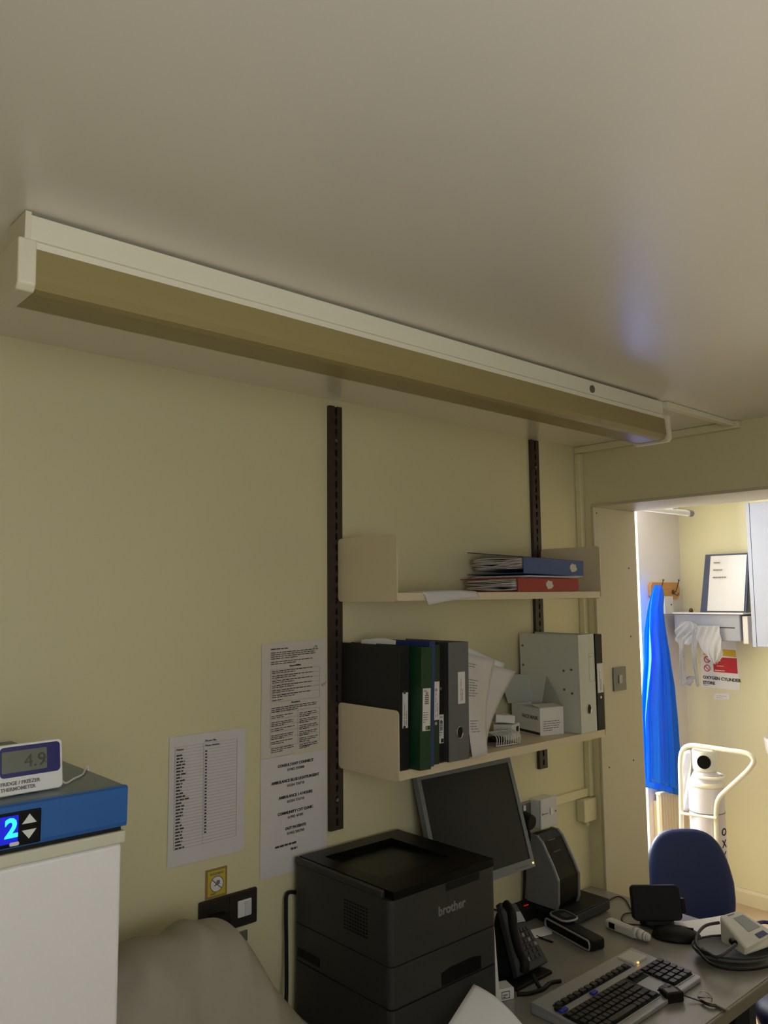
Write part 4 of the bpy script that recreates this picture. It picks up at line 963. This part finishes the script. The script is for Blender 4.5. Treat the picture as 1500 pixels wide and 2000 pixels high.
for k in range(5):
    a = 2 * PI * k / 5; b = B(); e = (.27 * math.cos(a), -.2 + .27 * math.sin(a)); tube(b, [(0, -.2, .11), (e[0], e[1], .075)], .016, 8, smooth=False); lg = obj('base_leg', b, BLACK, t, world=False)
    b = B(); cyl(b, (e[0] - .012, e[1], .03), (e[0] + .012, e[1], .03), .028, n=18); cyl(b, (e[0], e[1], .05), (e[0], e[1], .07), .008); obj('castor', b, BLACK, lg, world=False)

# ------------------------------------------------------------------ blue stool below the desk edge
p = Vector((2.65, 1.02, 0))
t = thing('blue_stool', 'round dark blue stool seat just below the front desk edge', 'stool', p)
b = B(); lathe(b, [(.01, .49), (.16, .49), (.185, .505), (.19, .53), (.18, .555), (.14, .568), (.01, .57)], p, n=40); obj('seat', b, VINYL, t, smooth=True)
obj('column', cyl(B(), (p.x, p.y, .08), (p.x, p.y, .49), .022), STEEL, t)
b = B(); lathe(b, [(.01, 0), (.12, 0), (.12, .02), (.05, .04), (.01, .08)], p, n=32); obj('base', b, BLACK, t, smooth=True)

# ------------------------------------------------------------------ the next room
# strip light conduit near ceiling
t = thing('ceiling_light', 'thin white tube fitting near the ceiling in the next room', 'light', (4.1, 2.3, ZC))
pa = at(1350, 1003, 'x', 4.42); pa.z += .0
b = B(); cyl(b, (3.2, pa.y + .02, pa.z), (4.38, pa.y, pa.z), .016); obj('tube', b, WPL, t, smooth=False)
b = B(); cyl(b, (4.38, pa.y, pa.z), (4.42, pa.y, pa.z), .02); obj('end_cap', b, MGREY, t)
b = B(); box(b, 3.4, 3.44, pa.y - .01, pa.y + .03, pa.z + .015, ZC); box(b, 4.2, 4.24, pa.y - .01, pa.y + .03, pa.z + .015, ZC); obj('bracket', b, WPL, t)

# cabinet
t = thing('wall_cabinet', 'pale grey wall cabinet at the right edge of the doorway view', 'cabinet', (4.65, 1.5, 1.492))
obj('carcass', box(B(), 4.52, 4.798, .9, 1.990, 1.492, 2.285), CABM, t, bev=.002)
for y0_, y1_ in ((1.44, 1.966), (.905, 1.432)):
    dr = obj('door', box(B(), 4.50, 4.5185, y0_, y1_, 1.494, 2.283), CABM, t, bev=.002)
obj('edge_post', box(B(), 4.502, 4.5195, 1.970, 1.990, 1.492, 2.285), CABM, t)
obj('door_gap', box(B(), 4.5195, 4.5199, .91, 1.9895, 1.495, 2.28), BLACK, t)

# dispenser ledge
t = thing('dispenser_unit', 'white wall dispenser below the propped document folder', 'dispenser', (4.7, 2.3, 1.49))
obj('casing', box(B(), 4.60, 4.798, 2.10, 2.50, 1.512, 1.665), CABM, t, bev=.006)
obj('top_ledge', box(B(), 4.58, 4.798, 2.07, 2.515, 1.6655, 1.674), WHITEW, t, bev=.002)
obj('slot', box(B(), 4.5985, 4.601, 2.13, 2.43, 1.585, 1.592), DGREY, t)
obj('lower_lip', box(B(), 4.61, 4.798, 2.06, 2.09, 1.50, 1.655), WHITEW, t, bev=.003)
b = B(); p = at(1350, 1192, 'x', 4.65); lathe(b, [(.005, 0), (.012, 0), (.012, .012), (.008, .02), (.003, .024)], (4.66, 2.42, 1.6745), n=16); tag(obj('bottle_cap', b, BRASS, smooth=True), 'tiny brown cap standing on the white dispenser ledge', 'cap')
t = thing('document_folder', 'navy edged clip folder of printed pages propped on the dispenser ledge', 'folder', (4.7, 2.24, 1.6745))
fl = at(1362, 1197, 'x', 4.68); ft = at(1366, 1082, 'x', 4.72); frt = at(1459, 1080, 'x', 4.72)
b = B(); y0f, y1f = 2.09, 2.365; zt = 2.02
hexa(b, [(4.665, y1f, 1.675), (4.665, y0f, 1.675), (4.685, y0f, 1.675), (4.685, y1f, 1.675), (4.745, y1f - .01, zt), (4.745, y0f, zt), (4.765, y0f, zt), (4.765, y1f - .01, zt)]); obj('cover', b, mat('navy folder cover', C(66, 74, 104), .5), t)
b = B(); hexa(b, [(4.661, y1f - .045, 1.682), (4.661, y0f + .012, 1.682), (4.664, y0f + .012, 1.682), (4.664, y1f - .045, 1.682), (4.7405, y1f - .045, zt - .01), (4.7405, y0f + .012, zt - .01), (4.7435, y0f + .012, zt - .01), (4.7435, y1f - .045, zt - .01)]); obj('page', b, PAPER2, t)
un = Vector((0, -1, 0)); vn = Vector((.08, 0, .345)).normalized()
b = B(); o_ = Vector((4.7215, y1f - .07, 1.965)); 
for k, (s, w2) in enumerate((('Anaphylaxis', 0), ('Emergency Drugs Folder', 0), ('Resuscitation Equipment Log', 0))): lines(b, o_ - vn * (k * .045), un, vn, (.07, .115, .15)[k], 1, .01, .006, seed=k)
obj('printed_text', b, INKL, t)
# small white box left of dispenser on the white wall
t = thing('wall_box', 'small white wall box under the coat hooks', 'box', (4.6, 2.549, 1.67))
obj('cover', box(B(), 4.50, 4.60, 2.50, 2.5495, 1.665, 1.77), WPL, t, bev=.004)
obj('screw', cyl(B(), (4.575, 2.50, 1.72), (4.575, 2.498, 1.72), .005, n=12), BRASS, t)
# coat hooks
t = thing('coat_hook_board', 'varnished pine board with two metal coat hooks', 'coat hooks', (4.58, 2.548, 1.76))
pts = [(4.40, 1.775), (4.42, 1.755), (4.72, 1.755), (4.745, 1.78), (4.745, 1.825), (4.72, 1.855), (4.42, 1.855), (4.40, 1.835)]
obj('board', prism(B(), [(x, 2.53, z) for x, z in pts], (0, .0195, 0)), PINE, t, bev=.003)
for x in (4.47, 4.655):
    b = B(); tube(b, [(x, 2.528, 1.79), (x, 2.51, 1.80), (x - .008, 2.49, 1.84), (x - .014, 2.48, 1.862)], .003, 8); tube(b, [(x, 2.528, 1.79), (x, 2.50, 1.775), (x, 2.492, 1.79)], .003, 8); cyl(b, (x - .014, 2.48, 1.862), (x - .015, 2.478, 1.872), .005); cyl(b, (x, 2.53, 1.795), (x, 2.524, 1.795), .014)
    obj('hook', b, BRASS, t, smooth=True)
# aprons
t = thing('plastic_apron', 'bundle of bright blue plastic aprons hanging from the left hook', 'apron', (4.45, 2.45, 1.80))
left = [(1.86, 1272), (1170, 1268)]
EL = [(1143, 1278), (1160, 1272), (1190, 1266), (1230, 1262), (1290, 1262), (1340, 1258), (1400, 1255), (1470, 1260), (1538, 1263)]
ER = [(1143, 1292), (1160, 1297), (1190, 1293), (1230, 1296), (1290, 1303), (1340, 1312), (1400, 1319), (1470, 1325), (1556, 1328)]
def lerp(tab, y):
    for (ya, xa), (yb, xb) in zip(tab, tab[1:]):
        if ya <= y <= yb: return xa + (xb - xa) * (y - ya) / (yb - ya)
    return tab[-1][1]
def apron(layer, sc, nm):
    b = B()
    def fn(u, v):
        s = 1143 + v * (395 + 16 * u + layer * -6)
        xl, xr = lerp(EL, s), lerp(ER, s); xm = (xl + xr) / 2; px = xm + (xl - xm + (xr - xl) * u) * sc
        p = at(px, s, 'y', 2.47 - .012 * layer)
        k = min(1, v * 3)
        dy = -(.028 * k) * math.sin(PI * u) + k * (.016 * math.sin(u * 17 + v * 2.5 + layer * 2) + .008 * math.sin(u * 41 + v * 7 + layer)) - .010 * (1 - k) * math.sin(PI * u)
        return p + Vector((0, dy, 0))
    sheet(b, fn, 44, 40, .0008)
    obj(nm, b, APRON, t, smooth=True)
apron(0, 1.0, 'outer_sheet'); apron(2, .86, 'front_sheet')
# white polythene bags hanging from dispenser
t = thing('plastic_glove_strip', 'white polythene aprons dangling from the wall dispenser', 'plastic bags', (4.59, 2.35, 1.6))
def wsheet(path_l, path_r, x, ph, nm):
    b = B()
    ys = path_l[0][0]; ye = min(path_l[-1][0], path_r[-1][0])
    def fn(u, v):
        s = ys + (ye - ys) * v; xl, xr = lerp(path_l, s), lerp(path_r, s)
        p = at(xl + (xr - xl) * u, s, 'x', x)
        return p + Vector((-.012 * abs(math.sin(u * 9 + v * 5 + ph)) - .008 * math.sin(u * 21 + v * 17 + ph), 0, .006 * math.sin(u * 8 + ph) * (v * 1.0)))
    sheet(b, fn, 24, 24, .0008); obj(nm, b, BAGW, t, smooth=True)
wsheet([(1213, 1334), (1230, 1320), (1248, 1320), (1258, 1327)], [(1213, 1352), (1230, 1372), (1248, 1362), (1258, 1356)], 4.585, 0, 'crumpled_top')
wsheet([(1245, 1326), (1290, 1329), (1337, 1328)], [(1245, 1338), (1290, 1336), (1337, 1343)], 4.58, 1, 'left_strap')
wsheet([(1228, 1352), (1290, 1353), (1340, 1362)], [(1228, 1366), (1290, 1360), (1340, 1368)], 4.578, 2, 'middle_strap')
wsheet([(1222, 1362), (1250, 1362), (1270, 1372), (1285, 1385), (1295, 1396)], [(1222, 1405), (1250, 1410), (1270, 1412), (1285, 1410), (1295, 1402)], 4.572, 3, 'gathered_bag')
wsheet([(1320, 1334), (1338, 1332)], [(1320, 1360), (1338, 1350)], 4.59, 4, 'lower_edge')
# oxygen sign
t = thing('oxygen_sign', 'oxygen cylinder store warning sign on the far yellow wall', 'sign', (4.799, 2.32, 1.22))
XS = 4.799
def sp(px, py, d=0): return at(px, py, 'x', XS - d)
def spoly(pp, d0, nm, m_):
    b = B(); prism(b, [at(a, c, 'x', XS - d0) for a, c in pp], (.0006, 0, 0)); return obj(nm, b, m_, t)
spoly([(1369, 1250), (1437, 1250), (1446, 1349), (1370, 1341)], .001, 'backing', PAPER2)
spoly([(1410, 1268), (1437, 1270), (1438, 1284), (1411, 1281)], .0018, 'yellow_panel', SIGNY)
spoly([(1392, 1283), (1439, 1286), (1441, 1316), (1394, 1312)], .0018, 'red_panel', SIGNR)
b = B()
for py in (1288, 1305):
    c_ = sp(1381, py, .0022); tube(b, [c_ + Vector((0, .018 * math.cos(a), .018 * math.sin(a))) for a in [2 * PI * k / 24 for k in range(24)]], .0026, 6, smooth=False, closed=True); tube(b, [c_ + Vector((0, .012, .012)), c_ + Vector((0, -.012, -.012))], .0022, 6, smooth=False)
obj('prohibition_symbols', b, SIGNR, t)
b = B(); prism(b, [sp(1373, 1279, .002), sp(1384, 1280, .002), sp(1377, 1268, .002)], (.0006, 0, 0)); obj('warning_triangle', b, SIGNY, t)
b = B(); c_ = sp(1372, 1331, .0022); text(b, 'OXYGEN CYLINDER', .0255, sp(1373, 1325, .0022), (0, -1, -.03), (0, 0, 1), bold=.0007); text(b, 'STORE', .0255, sp(1373, 1335, .0022), (0, -1, -.03), (0, 0, 1), bold=.0007)
FONTC.size = .01
lines(b, sp(1373, 1338, .0022), Vector((0, -1, 0)), Vector((0, 0, 1)), .07, 1, .01, .002); obj('black_lettering', b, BLACK, t)
b = B()
lines(b, sp(1400, 1291, .0026), Vector((0, -1, 0)), Vector((0, 0, 1)), .05, 1, .01, .003); lines(b, sp(1400, 1301, .0026), Vector((0, -1, 0)), Vector((0, 0, 1)), .09, 1, .01, .003); lines(b, sp(1396, 1310, .0026), Vector((0, -1, 0)), Vector((0, 0, 1)), .125, 1, .01, .005)
obj('white_lettering', b, PAPER2, t)
t = thing('clear_sticker', 'faint white printed strip below the oxygen sign', 'sticker', (4.799, 2.3, 1.15))
b = B(); prism(b, [sp(1395, 1354, .001), sp(1425, 1354, .001), sp(1425, 1366, .001), sp(1394, 1366, .001)], (.0006, 0, 0)); obj('strip', b, PAPER2, t)
b = B(); lines(b, sp(1399, 1359, .0014), Vector((0, -1, 0)), Vector((0, 0, 1)), .07, 2, .01, .002); obj('printed_text', b, INKL, t)
# radiator
t = thing('radiator', 'cream panel radiator low on the wall behind the aprons', 'radiator', (4.45, 2.5, .12))
b = B(); n = 15; xs = [4.32 + i * .03 for i in range(n)]
prof = []
for x in xs: prof += [(x, 2.492), (x + .008, 2.480), (x + .018, 2.480), (x + .026, 2.492)]
prof += [(xs[-1] + .03, 2.492), (xs[-1] + .03, 2.505), (4.32, 2.505)]
prism(b, [(x, y, .13) for x, y in prof], (0, 0, .52)); obj('panel', b, RADM, t)
b = B(); box(b, 4.315, xs[-1] + .045, 2.478, 2.507, .65, .66); obj('top_grille', b, RADM, t)
b = B(); box(b, 4.36, 4.39, 2.505, 2.549, .2, .6); box(b, 4.6, 4.63, 2.505, 2.549, .2, .6); obj('bracket', b, RADM, t)
b = B(); tube(b, [(4.34, 2.49, .13), (4.34, 2.49, .0)], .008, 8, smooth=False); obj('pipe', b, WPL, t)
# wash basin at right edge
t = thing('wash_basin', 'white wash basin edge at the far right by the wall', 'basin', (4.6, 1.8, .85))
b = B(); n = 32; rows = []
for r_, z in ((.3, .84), (.8, .86), (.97, .93), (1.0, .985), (1.0, 1.0), (.9, 1.0), (.85, .96), (.4, .9)): rows.append([b.verts.new((4.62 + .17 * r_ * math.cos(2 * PI * i / n), 1.76 + .24 * r_ * math.sin(2 * PI * i / n), z)) for i in range(n)])
for a_, c_ in zip(rows, rows[1:]):
    for i in range(n): b.faces.new((a_[i], a_[(i + 1) % n], c_[(i + 1) % n], c_[i]))
b.faces.new(rows[0]); b.faces.new(rows[-1]); obj('bowl', b, FRW, t, smooth=True)
b = B(); lathe(b, [(.06, 0.0), (.075, .02), (.065, .4), (.08, .86)], (4.68, 1.70, 0), n=24); obj('pedestal', b, FRW, t, smooth=True)

# oxygen cylinder in its trolley
cc = at(1380, 1560, 'x', 3.98); cx, cy = 3.98, cc.y
t = thing('oxygen_cylinder', 'white oxygen cylinder with plastic head standing in the trolley', 'gas cylinder', (cx, cy, .05))
topz = at(1380, 1520, 'x', 3.98).z
b = B(); lathe(b, [(.01, .06), (.07, .06), (.082, .075), (.084, .10), (.084, topz - .055), (.080, topz - .02), (.066, topz + .01), (.05, topz + .04), (.045, topz + .05)], (cx, cy, 0), n=40); obj('body', b, CYLW, t, smooth=True)
hz0 = at(1380, 1505, 'x', 3.98).z; hz1 = at(1380, 1464, 'x', 3.98).z
b = B(); lathe(b, [(.03, topz + .045), (.052, hz0 - .005), (.058, hz0 + .01), (.060, hz1 - .01), (.056, hz1), (.045, hz1 - .012), (.02, hz1 - .012)], (cx, cy, 0), n=32); hd = obj('head_guard', b, WPL, t, smooth=True)
vd = Vector((-cx, -cy, 0)).normalized(); sd = Vector((-vd.y, vd.x, 0))
hc = Vector((cx, cy, (hz0 + hz1) / 2)) + vd * .052 + sd * -.004
b = B(); cyl(b, hc, hc + vd * .018, .032, n=28); obj('gauge', b, BLACKG, hd)
b = B(); box(b, cx - .01, cx + .01, cy - .05, cy + .05, hz1 - .01, hz1 + .008); obj('valve_handle', b, GWH, hd, bev=.003)
b = B(); lathe(b, [(.083, topz - .035), (.0875, topz - .03), (.0875, topz - .02), (.079, topz - .012)], (cx, cy, 0), n=40); obj('collar_ring', b, CREAMT, t, smooth=True)
b = B(); bz = topz - .10
for k, ch in enumerate('OXYGEN'):
    a = R(150); d_ = (vd * math.cos(R(58)) + (-sd if sd.dot(Vector((1, -1, 0))) < 0 else sd) * math.sin(R(58)))
    nrm = d_; uu = Vector((0, 0, 1)).cross(nrm); text(b, ch, .05, Vector((cx, cy, 0)) + nrm * .0848 + Vector((0, 0, topz - .26 - k * .055)) - uu * .018, uu, (0, 0, 1), bold=.001)
obj('lettering', b, BLACK, t)
b = B(); lathe(b, [(.0845, topz - .16), (.0852, topz - .16), (.0852, topz - .155), (.0845, topz - .155)], (cx, cy, 0), n=40); obj('label_line', b, MGREY, t)
t = thing('cylinder_trolley', 'cream tubular trolley carrying the oxygen cylinder', 'trolley', (cx, cy, 0))
X = cx + .0
xt = cx - .06
pth = [(1337, 1720, cx + .03), (1333, 1650, cx), (1331, 1600, xt), (1330, 1540, xt), (1329, 1485, xt), (1335, 1463, xt), (1350, 1456, xt), (1380, 1459, xt), (1420, 1465, xt), (1458, 1471, xt), (1472, 1484, xt), (1465, 1500, xt), (1445, 1520, xt), (1425, 1538, xt), (1405, 1558, xt), (1399, 1580, xt), (1399, 1620, xt), (1401, 1680, xt), (1403, 1760, xt)]
b = B(); tube(b, [at(a, c, 'x', x) for a, c, x in pth], .0115, 10); obj('handle_frame', b, CREAMT, t, smooth=True)
b = B(); tube(b, [at(1328, 1588, 'x', xt - .02), at(1400, 1598, 'x', xt - .02)], .007, 8, smooth=False); obj('cross_bar', b, CREAMT, t)
b = B(); rz = at(1380, 1514, 'x', cx).z; tube(b, [(cx + .075 * math.cos(a), cy + .075 * math.sin(a) - .015, rz) for a in [R(-200 + 20 * k) for k in range(14)]], .0075, 8); obj('retaining_ring', b, CREAMT, t, smooth=True)
b = B(); box(b, cx - .10, cx + .10, cy - .13, cy + .13, .045, .058); obj('foot_plate', b, CREAMT, t, bev=.003)
lo = at(1337, 1720, 'x', cx + .03); lo2 = at(1403, 1760, 'x', xt)
b = B(); tube(b, [lo, (lo.x, lo.y, .06)], .0115, 10, smooth=False); tube(b, [lo2, (lo2.x, lo2.y, .06)], .0115, 10, smooth=False); obj('lower_frame', b, CREAMT, t)
for s in (-1, 1): obj('wheel', cyl(B(), (cx + .06, cy + s * .14, .055), (cx + .06, cy + s * .165, .055), .055, n=28), DGREY, t, bev=.006)
t = thing('plastic_bag', 'clear and blue plastic bag hooked on the trolley behind the cylinder', 'bag', (4.12, 2.2, .6))
b = B(); L_ = [(1466, 1328), (1500, 1325), (1560, 1332), (1610, 1333)]; R_ = [(1466, 1348), (1500, 1350), (1560, 1350), (1610, 1350)]
def fnb(u, v):
    s = 1466 + 116 * v; p = at(lerp(L_, s) + (lerp(R_, s) - lerp(L_, s)) * u, s, 'x', 4.09); return p + Vector((.01 * math.sin(u * 7 + v * 9), 0, .004 * math.sin(u * 9)))
b = sheet(b, fnb, 12, 16, .001); obj('clear_film', b, BAGW, t, smooth=True)
b = B(); prism(b, [at(1335, 1565, 'x', 4.11), at(1347, 1563, 'x', 4.11), at(1347, 1578, 'x', 4.11), at(1334, 1582, 'x', 4.11)], (.006, 0, 0)); obj('blue_print', b, mat('pale blue film', C(90, 150, 210), .4), t)
